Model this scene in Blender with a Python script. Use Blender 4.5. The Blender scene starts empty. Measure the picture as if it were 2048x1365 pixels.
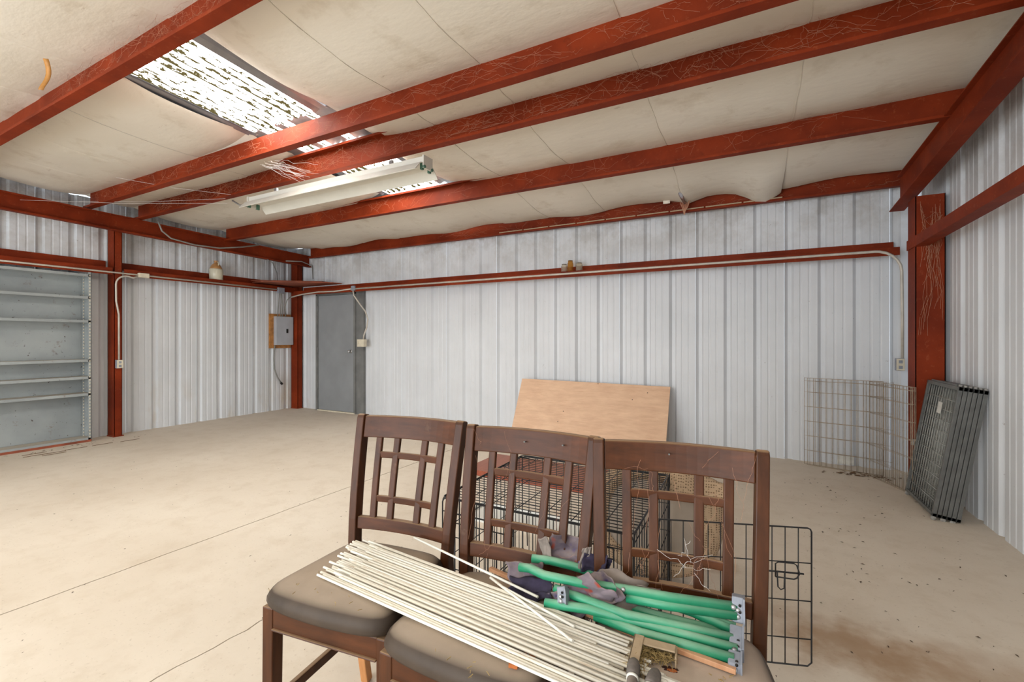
import bpy, math, random
from mathutils import Vector, Matrix, noise
random.seed(7)
R = math.radians
SC = bpy.context.scene
COL = SC.collection

# ------------------------------------------------------------------ camera, light, exposure
cam_d = bpy.data.cameras.new('camera'); cam = bpy.data.objects.new('camera', cam_d); COL.objects.link(cam)
cam_d.sensor_width = 36; cam_d.sensor_fit = 'HORIZONTAL'; cam_d.lens = 900 / 2048 * 36
cam_d.shift_y = -4.5 / 2048; cam_d.clip_start = 0.05
cam.location = (0, 0, 1.3); cam.rotation_euler = (R(90), 0, R(27.65))
SC.camera = cam
SC.view_settings.view_transform = 'Standard'; SC.view_settings.look = 'None'
SC.view_settings.exposure = 0.07; SC.view_settings.gamma = 1; SC.view_settings.use_curve_mapping = False

W = bpy.data.worlds.new('world'); SC.world = W; W.use_nodes = True
W.node_tree.nodes['Background'].inputs[0].default_value = (0.80, 0.90, 1.0, 1)
W.node_tree.nodes['Background'].inputs[1].default_value = 2.0
SKY_STRENGTH = 21.0          # light coming through the translucent roof panels

def area(name, loc, rot, sx, sy, power, col):
    d = bpy.data.lights.new(name, 'AREA'); d.shape = 'RECTANGLE'; d.size = sx; d.size_y = sy
    d.energy = power; d.color = col
    o = bpy.data.objects.new(name, d); COL.objects.link(o); o.location = loc; o.rotation_euler = rot
    return o
# added fill light at an invented opening behind the camera, lifts the whole room
area('rear_fill', (-3.0, -4.1, 1.40), (R(90), 0, 0), 5.6, 2.7, 275, (0.92, 0.97, 1.0))

# ------------------------------------------------------------------ materials
def s2l(c):
    return tuple(((v / 255) / 12.92 if v / 255 <= 0.04045 else (((v / 255) + 0.055) / 1.055) ** 2.4) for v in c)

class NT:
    def __init__(s, name):
        s.m = bpy.data.materials.new(name); s.m.use_nodes = True; s.t = s.m.node_tree
        s.b = s.t.nodes['Principled BSDF']
    def n(s, typ, **kw):
        nd = s.t.nodes.new(typ)
        for k, v in kw.items():
            if k in nd.inputs: nd.inputs[k].default_value = v
            else: setattr(nd, k, v)
        return nd
    def l(s, a, b): s.t.links.new(a, b)
    def coords(s, scale=(1, 1, 1), space='world', rot=(0, 0, 0)):
        mp = s.n('ShaderNodeMapping'); mp.inputs['Scale'].default_value = scale; mp.inputs['Rotation'].default_value = rot
        if space == 'world': g = s.n('ShaderNodeNewGeometry'); s.l(g.outputs['Position'], mp.inputs[0])
        else: g = s.n('ShaderNodeTexCoord'); s.l(g.outputs['Object'], mp.inputs[0])
        return mp.outputs[0]
    def noise(s, vec, scale, detail=4, rough=0.55):
        nd = s.n('ShaderNodeTexNoise'); nd.inputs['Scale'].default_value = scale
        nd.inputs['Detail'].default_value = detail; nd.inputs['Roughness'].default_value = rough
        s.l(vec, nd.inputs['Vector']); return nd.outputs['Fac']
    def ramp(s, fac, a, b, va=0.0, vb=1.0):
        nd = s.n('ShaderNodeMapRange'); nd.inputs['From Min'].default_value = a; nd.inputs['From Max'].default_value = b
        nd.inputs['To Min'].default_value = va; nd.inputs['To Max'].default_value = vb; nd.clamp = True
        s.l(fac, nd.inputs['Value']); return nd.outputs['Result']
    def mul(s, a, b):
        nd = s.n('ShaderNodeMath', operation='MULTIPLY'); s.l(a, nd.inputs[0])
        if isinstance(b, (int, float)): nd.inputs[1].default_value = b
        else: s.l(b, nd.inputs[1])
        return nd.outputs[0]
    def mix(s, fac, a, b):
        nd = s.n('ShaderNodeMix', data_type='RGBA')
        if isinstance(fac, (int, float)): nd.inputs[0].default_value = fac
        else: s.l(fac, nd.inputs[0])
        for v, i in ((a, 6), (b, 7)):
            if isinstance(v, tuple): nd.inputs[i].default_value = (*v[:3], 1)
            else: s.l(v, nd.inputs[i])
        return nd.outputs[2]
    def up(s, a=0.3, b=0.9):
        g = s.n('ShaderNodeNewGeometry'); x = s.n('ShaderNodeSeparateXYZ'); s.l(g.outputs['Normal'], x.inputs[0])
        return s.ramp(x.outputs[2], a, b)
    def posz(s):
        g = s.n('ShaderNodeNewGeometry'); x = s.n('ShaderNodeSeparateXYZ'); s.l(g.outputs['Position'], x.inputs[0])
        return x.outputs
    def done(s, col, rough=0.6, metal=0.0, bump=None, bs=0.2, bd=0.005, spec=0.5):
        if isinstance(col, tuple): s.b.inputs['Base Color'].default_value = (*col[:3], 1)
        else: s.l(col, s.b.inputs['Base Color'])
        s.b.inputs['Roughness'].default_value = rough; s.b.inputs['Metallic'].default_value = metal
        s.b.inputs['Specular IOR Level'].default_value = spec
        if bump is not None:
            nd = s.n('ShaderNodeBump'); nd.inputs['Strength'].default_value = bs; nd.inputs['Distance'].default_value = bd
            s.l(bump, nd.inputs['Height']); s.l(nd.outputs[0], s.b.inputs['Normal'])
        return s.m

M = {}
def plain(name, rgb, rough=0.6, metal=0.0, var=0.12, scale=20, spec=0.5):
    t = NT(name); c = s2l(rgb); v = t.coords()
    f = t.noise(v, scale, 3)
    M[name] = t.done(t.mix(t.ramp(f, 0.3, 0.7), tuple(x * (1 - var) for x in c), tuple(min(1, x * (1 + var)) for x in c)), rough, metal, spec=spec)

def mk_red():
    t = NT('red_primer'); v = t.coords()
    a = t.mix(t.ramp(t.noise(v, 2.2, 4), 0.35, 0.7), s2l((106, 35, 11)), s2l((140, 52, 20)))
    vs = t.coords((1, 1, 1)); f = t.noise(vs, 26, 6, 0.7)
    a = t.mix(t.ramp(f, 0.58, 0.76, 0, 0.4), a, s2l((170, 100, 66)))
    a = t.mix(t.ramp(t.noise(v, 7, 5, 0.7), 0.6, 0.75, 0, 0.5), a, s2l((78, 28, 12)))
    a = t.mix(t.mul(t.up(0.5, 0.95), 0.75), a, s2l((168, 118, 96)))
    M['red'] = t.done(a, 0.6, bump=f, bs=0.15, bd=0.003, spec=0.15)
mk_red()

def mk_wall():
    t = NT('white_wall_steel'); v = t.coords()
    a = t.mix(t.ramp(t.noise(v, 1.1, 4), 0.3, 0.7), s2l((208, 210, 213)), s2l((222, 224, 227)))
    vs = t.coords((9, 9, 0.5))
    a = t.mix(t.ramp(t.noise(vs, 1.6, 4, 0.6), 0.55, 0.8, 0, 0.12), a, s2l((168, 162, 154)))
    # grime gathers near the roof and to the right
    p = t.posz(); g = t.mul(t.ramp(p[2], 2.1, 3.0, 0.03, 0.7), t.ramp(t.noise(v, 2.6, 6, 0.7), 0.42, 0.62))
    a = t.mix(g, a, s2l((150, 140, 127)))
    sp = t.noise(v, 17, 5, 0.75)
    a = t.mix(t.ramp(sp, 0.67, 0.74, 0, 0.7), a, s2l((112, 98, 84)))
    # rusty water stain low on the left wall
    st = t.mul(t.ramp(p[2], 0.75, 0.15, 0, 1), t.ramp(t.noise(t.coords((3.2, 3.2, 0.8)), 1.3, 4), 0.52, 0.68, 0, 0.6))
    st2 = t.mul(st, t.ramp(p[0], -6.8, -7.4, 0, 1))
    a = t.mix(st2, a, s2l((186, 166, 132)))
    M['wall'] = t.done(a, 0.45, bump=t.noise(v, 4, 2), bs=0.05, bd=0.01)
mk_wall()

def mk_ceil():
    t = NT('insulation_vinyl'); v = t.coords()
    a = t.mix(t.ramp(t.noise(v, 0.9, 4), 0.3, 0.7), s2l((222, 214, 199)), s2l((233, 226, 213)))
    a = t.mix(t.ramp(t.noise(v, 3.1, 5, 0.65), 0.56, 0.75, 0, 0.5), a, s2l((184, 168, 142)))
    a = t.mix(t.ramp(t.noise(t.coords((2, 5, 2)), 2.6, 6, 0.75), 0.64, 0.74, 0, 0.6), a, s2l((150, 122, 92)))
    M['ceil'] = t.done(a, 0.62, bump=t.noise(t.coords((1.2, 2.5, 1)), 3.5, 4), bs=0.25, bd=0.02)
mk_ceil()

def mk_conc():
    t = NT('dusty_concrete'); v = t.coords()
    a = t.mix(t.ramp(t.noise(v, 0.8, 5), 0.3, 0.7), s2l((207, 193, 175)), s2l((221, 209, 193)))
    a = t.mix(t.ramp(t.noise(v, 5.5, 6, 0.7), 0.48, 0.75, 0, 0.35), a, s2l((182, 162, 136)))
    a = t.mix(t.ramp(t.noise(v, 60, 3, 0.6), 0.62, 0.76, 0, 0.5), a, s2l((150, 130, 108)))
    # brown spills on the right of the room
    p = t.posz()
    for (x, y, rx, ry, k) in ((0.385, 2.36, 0.36, 0.20, 0.6), (-0.19, 2.90, 0.13, 0.17, 0.6), (0.72, 2.30, 0.5, 0.3, 0.45)):
        mx = t.n('ShaderNodeVectorMath', operation='SUBTRACT'); g = t.n('ShaderNodeNewGeometry'); t.l(g.outputs['Position'], mx.inputs[0]); mx.inputs[1].default_value = (x, y, 0)
        ms = t.n('ShaderNodeVectorMath', operation='MULTIPLY'); t.l(mx.outputs[0], ms.inputs[0]); ms.inputs[1].default_value = (1 / rx, 1 / ry, 0)
        ln = t.n('ShaderNodeVectorMath', operation='LENGTH'); t.l(ms.outputs[0], ln.inputs[0])
        ad = t.n('ShaderNodeMath', operation='ADD'); t.l(ln.outputs['Value'], ad.inputs[0]); t.l(t.ramp(t.noise(v, 7, 4), 0.3, 0.7, -0.35, 0.35), ad.inputs[1])
        a = t.mix(t.ramp(ad.outputs[0], 1.15, 0.3, 0, k), a, s2l((150, 112, 72)))
    M['conc'] = t.done(a, 0.75, bump=t.noise(v, 30, 5), bs=0.12, bd=0.004)
mk_conc()

def mk_wood(name, c1, c2, dust=(170, 142, 118), dk=0.8, sc=(18, 3, 3), rough=0.42):
    t = NT(name); v = t.coords(sc, 'obj')
    f = t.noise(v, 2.4, 5, 0.6)
    a = t.mix(t.ramp(f, 0.3, 0.7), s2l(c1), s2l(c2))
    w = t.noise(t.coords(space='world'), 14, 4, 0.6)
    a = t.mix(t.ramp(w, 0.66, 0.85, 0, 0.25), a, s2l(dust))
    a = t.mix(t.mul(t.up(0.45, 0.9), dk), a, s2l(dust))
    M[name] = t.done(a, rough, bump=f, bs=0.08, bd=0.002, spec=0.25)
mk_wood('chair_wood', (56, 29, 12), (82, 45, 21), dust=(158, 128, 98), dk=.75, sc=(15, 15, 2.2))
mk_wood('chair_rail_wood', (58, 30, 12), (88, 48, 23), dust=(158, 128, 98), dk=.75, sc=(2.2, 15, 15))
mk_wood('bleached_wood', (176, 116, 66), (200, 142, 92))
mk_wood('brown_board', (138, 70, 50), (160, 88, 66), dk=0.15)
mk_wood('strip_wood', (186, 134, 98), (206, 160, 124), dk=0.2)
def mk_ply():
    t = NT('plywood'); v = t.coords((2.2, 9, 9), 'obj')
    a = t.mix(t.ramp(t.noise(v, 1.5, 6, 0.65), 0.3, 0.7), s2l((210, 168, 136)), s2l((231, 194, 160)))
    a = t.mix(t.ramp(t.noise(t.coords((1.4, 20, 20), 'obj'), 3, 5, 0.7), 0.55, 0.72, 0, 0.35), a, s2l((186, 130, 92)))
    M['ply'] = t.done(a, 0.6)
mk_ply()
def mk_seat(name='seat', dust=(164, 146, 127)):
    t = NT(name + '_vinyl'); v = t.coords()
    base = t.mix(t.ramp(t.noise(v, 9, 4), 0.3, 0.7), s2l((58, 48, 40)), s2l((74, 62, 52)))
    d = t.mul(t.up(0.72, 1.0), t.ramp(t.noise(v, 6, 5, 0.6), 0.2, 0.6, 0.72, 1.0))
    a = t.mix(d, base, s2l(dust))
    M[name] = t.done(a, 0.55, spec=0.25, bump=t.noise(v, 90, 3), bs=0.1, bd=0.002)
mk_seat()
mk_seat('seat_dusty', (184, 166, 150))
def mk_rod():
    t = NT('white_rod'); v = t.coords((0.8, 6, 6))
    oi = t.n('ShaderNodeObjectInfo')
    a = t.mix(oi.outputs['Random'], s2l((226, 218, 200)), s2l((246, 242, 231)))
    a = t.mix(t.ramp(t.noise(t.coords((3, 40, 40)), 3.5, 5, 0.7), 0.55, 0.72, 0, 0.6), a, s2l((176, 140, 96)))
    M['rod'] = t.done(a, 0.55)
mk_rod()
def mk_green():
    t = NT('green_tube_paint'); v = t.coords()
    a = t.mix(t.ramp(t.noise(v, 8, 4), 0.3, 0.7), s2l((28, 120, 84)), s2l((48, 150, 110)))
    d = t.mul(t.up(0.35, 0.95), t.ramp(t.noise(v, 7, 5, 0.6), 0.3, 0.65, 0.25, 0.9))
    a = t.mix(d, a, s2l((150, 184, 158)))
    M['green'] = t.done(a, 0.4)
mk_green()
def mk_fabric():
    t = NT('faded_print_fabric'); v = t.coords()
    a = t.mix(t.ramp(t.noise(v, 12, 4), 0.35, 0.65), s2l((70, 58, 70)), s2l((124, 110, 116)))
    a = t.mix(t.ramp(t.noise(v, 22, 2), 0.62, 0.7), a, s2l((150, 62, 44)))
    a = t.mix(t.ramp(t.noise(t.coords((1, 1, 1.3)), 17, 2), 0.64, 0.72), a, s2l((48, 34, 92)))
    a = t.mix(t.mul(t.up(0.4, 0.95), 0.5), a, s2l((152, 136, 122)))
    M['fabric'] = t.done(a, 0.85, bump=t.noise(v, 160, 2), bs=0.2, bd=0.001)
mk_fabric()
plain('fabric_dark', (44, 36, 56), 0.9, 0, 0.5, 30)
plain('fabric_grey', (132, 120, 112), 0.9, 0, 0.15, 30)
plain('grey_plastic', (138, 142, 152), 0.5, 0, 0.14, 30)
plain('rubber', (98, 90, 84), 0.75, 0, 0.25, 60)
plain('steel', (176, 176, 176), 0.35, 0.6, 0.1)
plain('black_wire', (22, 22, 26), 0.4)
plain('rusty_wire', (172, 154, 132), 0.6, 0.1, 0.25, 25)
plain('grey_frame', (98, 98, 95), 0.5, 0.1, 0.2, 14)
plain('grey_wire', (158, 158, 152), 0.5, 0.1, 0.2, 14)
plain('caster', (150, 146, 140), 0.6, 0, 0.3, 60)
plain('conduit', (196, 188, 176), 0.45, 0.1, 0.12, 12)
plain('grey_conduit', (142, 140, 134), 0.5, 0.1, 0.12, 12)
plain('ivory', (214, 204, 182), 0.5, 0, 0.1)
plain('panel_grey', (176, 178, 184), 0.5, 0, 0.06, 6)
plain('door_grey', (140, 142, 144), 0.5, 0, 0.09, 3)
plain('frame_grey', (116, 116, 114), 0.55, 0, 0.16, 6)
plain('dark', (26, 22, 20), 0.8)
plain('galv', (150, 150, 156), 0.4, 0.5, 0.18, 5)
plain('fixture_white', (214, 211, 200), 0.4, 0, 0.05, 5)
plain('socket_green', (70, 110, 92), 0.5)
plain('jug_brown', (176, 128, 80), 0.3, 0, 0.1)
plain('jug_cream', (206, 200, 178), 0.35, 0, 0.06)
plain('tape_brown', (178, 124, 60), 0.6, 0, 0.15, 30)
plain('rust_sheet', (142, 74, 50), 0.75, 0, 0.3, 6)
plain('old_ply', (178, 122, 66), 0.75, 0, 0.3, 14)
plain('straw', (156, 132, 84), 0.9, 0, 0.4, 90)
plain('cardboard', (172, 150, 122), 0.9, 0, 0.15, 30)
plain('leaf', (112, 84, 58), 0.9, 0, 0.4, 60)
plain('speck', (84, 66, 50), 0.9, 0, 0.4, 60)
plain('foam_orange', (164, 92, 44), 0.9, 0, 0.3, 80)
plain('tear_dark', (52, 24, 12), 0.9, 0, 0.4, 60)
plain('bed_taupe', (158, 144, 130), 0.9, 0, 0.08, 8)
plain('foil', (200, 200, 206), 0.22, 0.9, 0.1, 20)
plain('tray', (214, 212, 206), 0.5, 0, 0.05, 5)
plain('tag_white', (206, 204, 196), 0.6)
def mk_shelf():
    t = NT('shelf_grey'); v = t.coords()
    a = t.mix(t.ramp(t.noise(v, 1.8, 4), 0.3, 0.7), s2l((140, 145, 146)), s2l((164, 169, 168)))
    a = t.mix(t.ramp(t.noise(v, 5, 6, 0.75), 0.6, 0.72, 0, 0.75), a, s2l((106, 72, 44)))
    a = t.mix(t.ramp(t.noise(v, 34, 3), 0.68, 0.74), a, s2l((70, 60, 52)))
    a = t.mix(t.mul(t.up(0.6, 0.95), 0.75), a, s2l((186, 170, 150)))
    M['shelf'] = t.done(a, 0.55)
mk_shelf()
def mk_mesh():
    t = NT('bed_mesh'); v = t.coords(space='obj')
    vo = t.n('ShaderNodeTexVoronoi', feature='F1'); vo.inputs['Scale'].default_value = 84; vo.inputs['Randomness'].default_value = 0.15
    t.l(v, vo.inputs['Vector'])
    a = t.mix(t.ramp(vo.outputs['Distance'], 0.30, 0.40), s2l((112, 90, 68)), s2l((176, 150, 122)))
    M['bedmesh'] = t.done(a, 0.9)
mk_mesh()
def mk_web():
    t = NT('cobweb_silk'); a = s2l((178, 128, 102))
    M['web'] = t.done(a, 0.9)
    t = NT('white_silk'); M['silk'] = t.done(s2l((232, 226, 222)), 0.9)
mk_web()
def mk_sky(name, strength, streak=True):
    t = NT(name)
    # moss and mould grow in streaks along the valleys of the ribs
    wv = t.n('ShaderNodeTexWave', wave_type='BANDS', bands_direction='X'); wv.inputs['Scale'].default_value = 3.83
    wv.inputs['Distortion'].default_value = 1.2; wv.inputs['Detail'].default_value = 3; wv.inputs['Detail Scale'].default_value = 2.5
    t.l(t.coords((1, 0.25, 1)), wv.inputs['Vector'])
    big = t.ramp(t.noise(t.coords((6, 0.7, 1)), 1.0, 3), 0.34, 0.62)
    def madd(a, k, c):
        nd = t.n('ShaderNodeMath', operation='MULTIPLY_ADD'); t.l(a, nd.inputs[0]); nd.inputs[1].default_value = k
        if isinstance(c, float): nd.inputs[2].default_value = c
        else: t.l(c, nd.inputs[2])
        return nd.outputs[0]
    spk = t.noise(t.coords((44, 15, 1)), 1.0, 4, 0.65)
    mold = t.ramp(madd(wv.outputs['Fac'], 0.22, madd(big, 0.16, madd(spk, 1.0, -0.19))), 0.50, 0.545)
    col = t.mix(mold, (1.0, 0.985, 0.93), s2l((120, 108, 70)))
    em = t.n('ShaderNodeEmission'); t.l(col, em.inputs[0])
    st = t.ramp(mold, 0, 0.9, strength, 0.9); t.l(st, em.inputs[1])
    t.l(em.outputs[0], t.t.nodes['Material Output'].inputs[0])
    M[name] = t.m
mk_sky('skylight_panel', SKY_STRENGTH)
def mk_glass(name, rgb, alpha=0.35):
    t = NT(name); t.b.inputs['Transmission Weight'].default_value = 0.75; t.b.inputs['Base Color'].default_value = (*s2l(rgb), 1)
    t.b.inputs['Roughness'].default_value = 0.25; t.b.inputs['IOR'].default_value = 1.1; M[name] = t.m
mk_glass('clear_glass', (226, 216, 196)); mk_glass('amber_glass', (206, 150, 76))

# ------------------------------------------------------------------ mesh helpers
class MB:
    def __init__(s): s.v = []; s.f = []; s.sm = []
    def add(s, vs, fs, smooth=False):
        o = len(s.v); s.v += [tuple(v) for v in vs]; s.f += [tuple(i + o for i in f) for f in fs]; s.sm += [smooth] * len(fs); return s
    def box(s, c, d, rot=None, taper=None):
        x, y, z = d[0] / 2, d[1] / 2, d[2] / 2
        vs = [Vector((a * x, b * y, e * z)) for e in (-1, 1) for b in (-1, 1) for a in (-1, 1)]
        if rot is not None: vs = [rot @ v for v in vs]
        vs = [v + Vector(c) for v in vs]
        return s.add(vs, [(0, 2, 3, 1), (4, 5, 7, 6), (0, 1, 5, 4), (2, 6, 7, 3), (0, 4, 6, 2), (1, 3, 7, 5)])
    def b2(s, a, b):   # box from corner to corner
        return s.box([(a[i] + b[i]) / 2 for i in range(3)], [abs(b[i] - a[i]) for i in range(3)])
    def tube(s, pts, r, n=8, cap=True):
        pts = [Vector(p) for p in pts]; k = len(pts)
        rs = r if isinstance(r, (list, tuple)) else [r] * k
        vs = []; prev = None
        for i, p in enumerate(pts):
            d = (pts[min(i + 1, k - 1)] - pts[max(i - 1, 0)]).normalized()
            if prev is None: u = d.orthogonal().normalized()
            else:
                u = prev - d * prev.dot(d)
                u = u.normalized() if u.length > 1e-6 else d.orthogonal().normalized()
            prev = u; w = d.cross(u)
            for j in range(n):
                a = 2 * math.pi * j / n; vs.append(p + (u * math.cos(a) + w * math.sin(a)) * rs[i])
        fs = [(i * n + j, i * n + (j + 1) % n, (i + 1) * n + (j + 1) % n, (i + 1) * n + j) for i in range(k - 1) for j in range(n)]
        s.add(vs, fs, n > 4)
        if cap:
            o = len(s.v) - len(vs)
            s.f += [tuple(o + j for j in range(n))[::-1], tuple(o + (k - 1) * n + j for j in range(n))]; s.sm += [False, False]
        return s
    def sweep(s, path, sec, side, smooth=False):   # rectangular section swept along path: sec=(w,h) list, side=unit vector of w
        vs = []
        k = len(path); path = [Vector(p) for p in path]; sd = Vector(side)
        for i, p in enumerate(path):
            d = (path[min(i + 1, k - 1)] - path[max(i - 1, 0)]).normalized(); u = sd - d * sd.dot(d); u.normalize(); w = d.cross(u)
            a, b = sec[i] if isinstance(sec, list) else sec
            vs += [p + u * a / 2 + w * b / 2, p - u * a / 2 + w * b / 2, p - u * a / 2 - w * b / 2, p + u * a / 2 - w * b / 2]
        fs = [(i * 4 + j, i * 4 + (j + 1) % 4, (i + 1) * 4 + (j + 1) % 4, (i + 1) * 4 + j) for i in range(k - 1) for j in range(4)]
        fs += [(3, 2, 1, 0), tuple((k - 1) * 4 + j for j in range(4))]
        return s.add(vs, fs, smooth)
    def extrude(s, prof, fn, a, b):    # closed polygon profile of 2D points; fn(p, t)->3D ; from t=a to t=b
        n = len(prof)
        vs = [fn(p, a) for p in prof] + [fn(p, b) for p in prof]
        fs = [(j, (j + 1) % n, n + (j + 1) % n, n + j) for j in range(n)] + [tuple(range(n))[::-1], tuple(range(n, 2 * n))]
        return s.add(vs, fs)
    def grid(s, nx, ny, fn, smooth=True):
        vs = [fn(i / nx, j / ny) for j in range(ny + 1) for i in range(nx + 1)]
        fs = [(j * (nx + 1) + i, j * (nx + 1) + i + 1, (j + 1) * (nx + 1) + i + 1, (j + 1) * (nx + 1) + i) for j in range(ny) for i in range(nx)]
        return s.add(vs, fs, smooth)
    def lathe(s, prof, c=(0, 0, 0), n=20, M_=None):
        vs = []
        for r, z in prof:
            for j in range(n):
                a = 2 * math.pi * j / n; v = Vector((r * math.cos(a), r * math.sin(a), z))
                if M_ is not None: v = M_ @ v
                vs.append(v + Vector(c))
        k = len(prof)
        fs = [(i * n + j, i * n + (j + 1) % n, (i + 1) * n + (j + 1) % n, (i + 1) * n + j) for i in range(k - 1) for j in range(n)]
        fs += [tuple(range(n))[::-1], tuple((k - 1) * n + j for j in range(n))]
        return s.add(vs, fs, True)
    def mesh(s, name):
        me = bpy.data.meshes.new(name); me.from_pydata(s.v, [], s.f)
        me.polygons.foreach_set('use_smooth', s.sm); me.update(); return me

def flat_recalc(me):
    import bmesh
    bm = bmesh.new(); bm.from_mesh(me); bmesh.ops.recalc_face_normals(bm, faces=bm.faces); bm.to_mesh(me); bm.free()

def obj(name, mb, mat, parent=None, loc=None, rot=None, bevel=0, recalc=True, solid=0, label=None):
    me = mb.mesh(name) if isinstance(mb, MB) else mb
    if recalc and isinstance(mb, MB): flat_recalc(me)
    if not me.materials: me.materials.append(M[mat] if isinstance(mat, str) else mat)
    o = bpy.data.objects.new(name, me); COL.objects.link(o)
    if parent: o.parent = parent
    if loc: o.location = loc
    if rot: o.rotation_euler = rot
    if solid:
        m = o.modifiers.new('solid', 'SOLIDIFY'); m.thickness = solid; m.offset = 0
    if bevel:
        m = o.modifiers.new('bevel', 'BEVEL'); m.width = bevel; m.segments = 2; m.limit_method = 'ANGLE'; m.angle_limit = R(40)
    if label: o['label'] = label
    return o
def tag(o, label, cat, group=None, kind=None):
    o['label'] = label; o['category'] = cat
    if group: o['group'] = group
    if kind: o['kind'] = kind
    return o
def empty(name, loc=(0, 0, 0), rz=0):
    o = bpy.data.objects.new(name, None); COL.objects.link(o); o.location = loc; o.rotation_euler = (0, 0, rz); o.empty_display_size = 0.1; return o
def thing(name, label, cat, loc=(0, 0, 0), rz=0, group=None): return tag(empty(name, loc, rz), label, cat, group)
def struct(name, mb=None, mat=None):
    o = obj(name, mb, mat) if mb is not None else empty(name)
    o['kind'] = 'structure'; return o

# ------------------------------------------------------------------ room shell
XL, XR, YB, YF = -7.6, 1.47, 5.68, -4.2
def roof_z(y): return 2.757 + 0.055 * (5.55 - y) + 0.21      # top of purlins

# floor: three poured slabs, the joint and the crack between them left open
floor = struct('floor')
sub = MB(); sub.b2((XL - .2, YF, -0.12), (XR + .2, YB + .2, -0.03)); obj('sub_base', sub, 'dark', floor)
def wob(y, amp, sc, seed): return amp * (noise.noise(Vector((y * sc, seed, 0))) + .5 * noise.noise(Vector((y * sc * 3.1, seed, 4))))
def edge1(y): return -3.12 + 0.02 * y * 0.5 + wob(y, .010, 2.2, 1.3)
def edge2(y): return -1.99 + wob(y, .045, 1.5, 8.1) + wob(y, .014, 9, 2.7)
def slab(xa, xb):
    mb = MB(); n = 150; vs = []; fs = []
    for i in range(n + 1):
        y = YF + (YB + .05 - YF) * i / n
        a = xa(y); b = xb(y)
        vs += [(a, y, 0), (b, y, 0), (a, y, -.03), (b, y, -.03)]
    for i in range(n):
        o = i * 4; p = o + 4
        fs += [(o, o + 1, p + 1, p), (o + 2, o, p, p + 2), (o + 1, o + 3, p + 3, p + 1)]
    mb.add(vs, fs); obj('slab', mb, 'conc', floor)
slab(lambda y: XL - .1, lambda y: edge1(y) - .004)
slab(lambda y: edge1(y) + .004, lambda y: edge2(y) - .0032 * max(0, min(1, (2.2 - y) * 3)))
slab(lambda y: edge2(y) + .0032 * max(0, min(1, (2.2 - y) * 3)), lambda y: XR + .1)

# ribbed wall sheets; u runs along the wall, d is outwards
P_ = 0.298
def ribs(n, overlap=True):
    pr = []
    for k in range(n):
        u = k * P_
        pr += [(u, 0), (u + .032, .032), (u + .068, .032), (u + .086, 0)]
        for c in (.150, .226): pr += [(u + c - .012, 0), (u + c - .006, .003), (u + c + .006, .003), (u + c + .012, 0)]
    pr.append((n * P_ - .0015, 0)); return pr
def wall_sheet(n, fn, z0, z1):
    pr = ribs(n); k = len(pr); mb = MB()
    vs = [fn(u, d, z0) for u, d in pr] + [fn(u, d, z1) for u, d in pr]
    mb.add(vs, [(i, i + 1, k + i + 1, k + i) for i in range(k - 1)])
    return mb
def wall(name, count, fn, ztop, nrib=3):
    w = struct(name)
    for c in range(count):
        zt = ztop(c)
        obj('wall_panel', wall_sheet(nrib, lambda u, d, z, c=c: fn(u + c * nrib * P_, d, z), 0.0, zt), 'wall', w, recalc=False, solid=.0012)
    return w
wall('wall_back', 11, lambda u, d, z: (-7.655 + u - .04, YB + d, z), lambda c: 3.0)
wall('wall_left', 13, lambda u, d, z: (XL - d, YB + .03 - 39 * P_ + u, z), lambda c: 3.22 if c not in (9,) else 3.14)
wall('wall_right', 13, lambda u, d, z: (XR + d, YB - .06 - u, z), lambda c: 3.6)
fw = struct('wall_front'); m = MB()
m.b2((XL, YF - .06, 0), (-5.85, YF, 3.7)); m.b2((-.15, YF - .06, 0), (XR, YF, 3.7)); m.b2((-5.85, YF - .06, 2.8), (-.15, YF, 3.7))
obj('wall_sheet', m, 'wall', fw)

# ceiling: draped insulation blankets between purlins and seams
ceil = struct('ceiling')
PUR = [(1.404, 'p'), (2.543, 'p'), (3.049, 'p'), (4.206, 'p'), (5.56, 'e')]
BAYS = [(-4.2, -3.2), (-3.2, -1.2), (-1.2, .1), (.1, 1.404), (1.404, 2.543), (2.543, 3.049), (3.049, 4.206), (4.206, 5.50)]
SEAMS = [-7.45, -6.55, -5.70, -4.88, -4.07, -3.03, -2.32, -1.57, -.64, .31, 1.36]
def sagz(x, y, bay):
    a, b = bay; t = (y - a) / (b - a); L = b - a
    z = roof_z(y) - .012 - .055 * L * 4 * t * (1 - t) / 1.2
    z -= .02 * noise.noise(Vector((x * 1.1, y * 1.7, 3))) * min(1, 6 * t * (1 - t))
    if bay[1] == 5.50:
        e = max(0, t - .35) / .65
        z -= .035 * e + .025 * e * (1 + math.sin(x * 2.9 + 1) * .7 + .5 * math.sin(x * 6.1))
        z -= .11 * math.exp(-((x - .13) / .17) ** 2) * e * (1 if x < .31 else 0)
        z -= .05 * math.exp(-((x + .6) / .12) ** 2) * e
        z += .035 * e * (1 if x < -6.7 else 0)
    return z
def uneven(n):   # parameter values with extra rows near both ends
    return [0, .008, .022, .05] + [.05 + .9 * i / n for i in range(1, n)] + [.95, .978, .992, 1]
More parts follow.
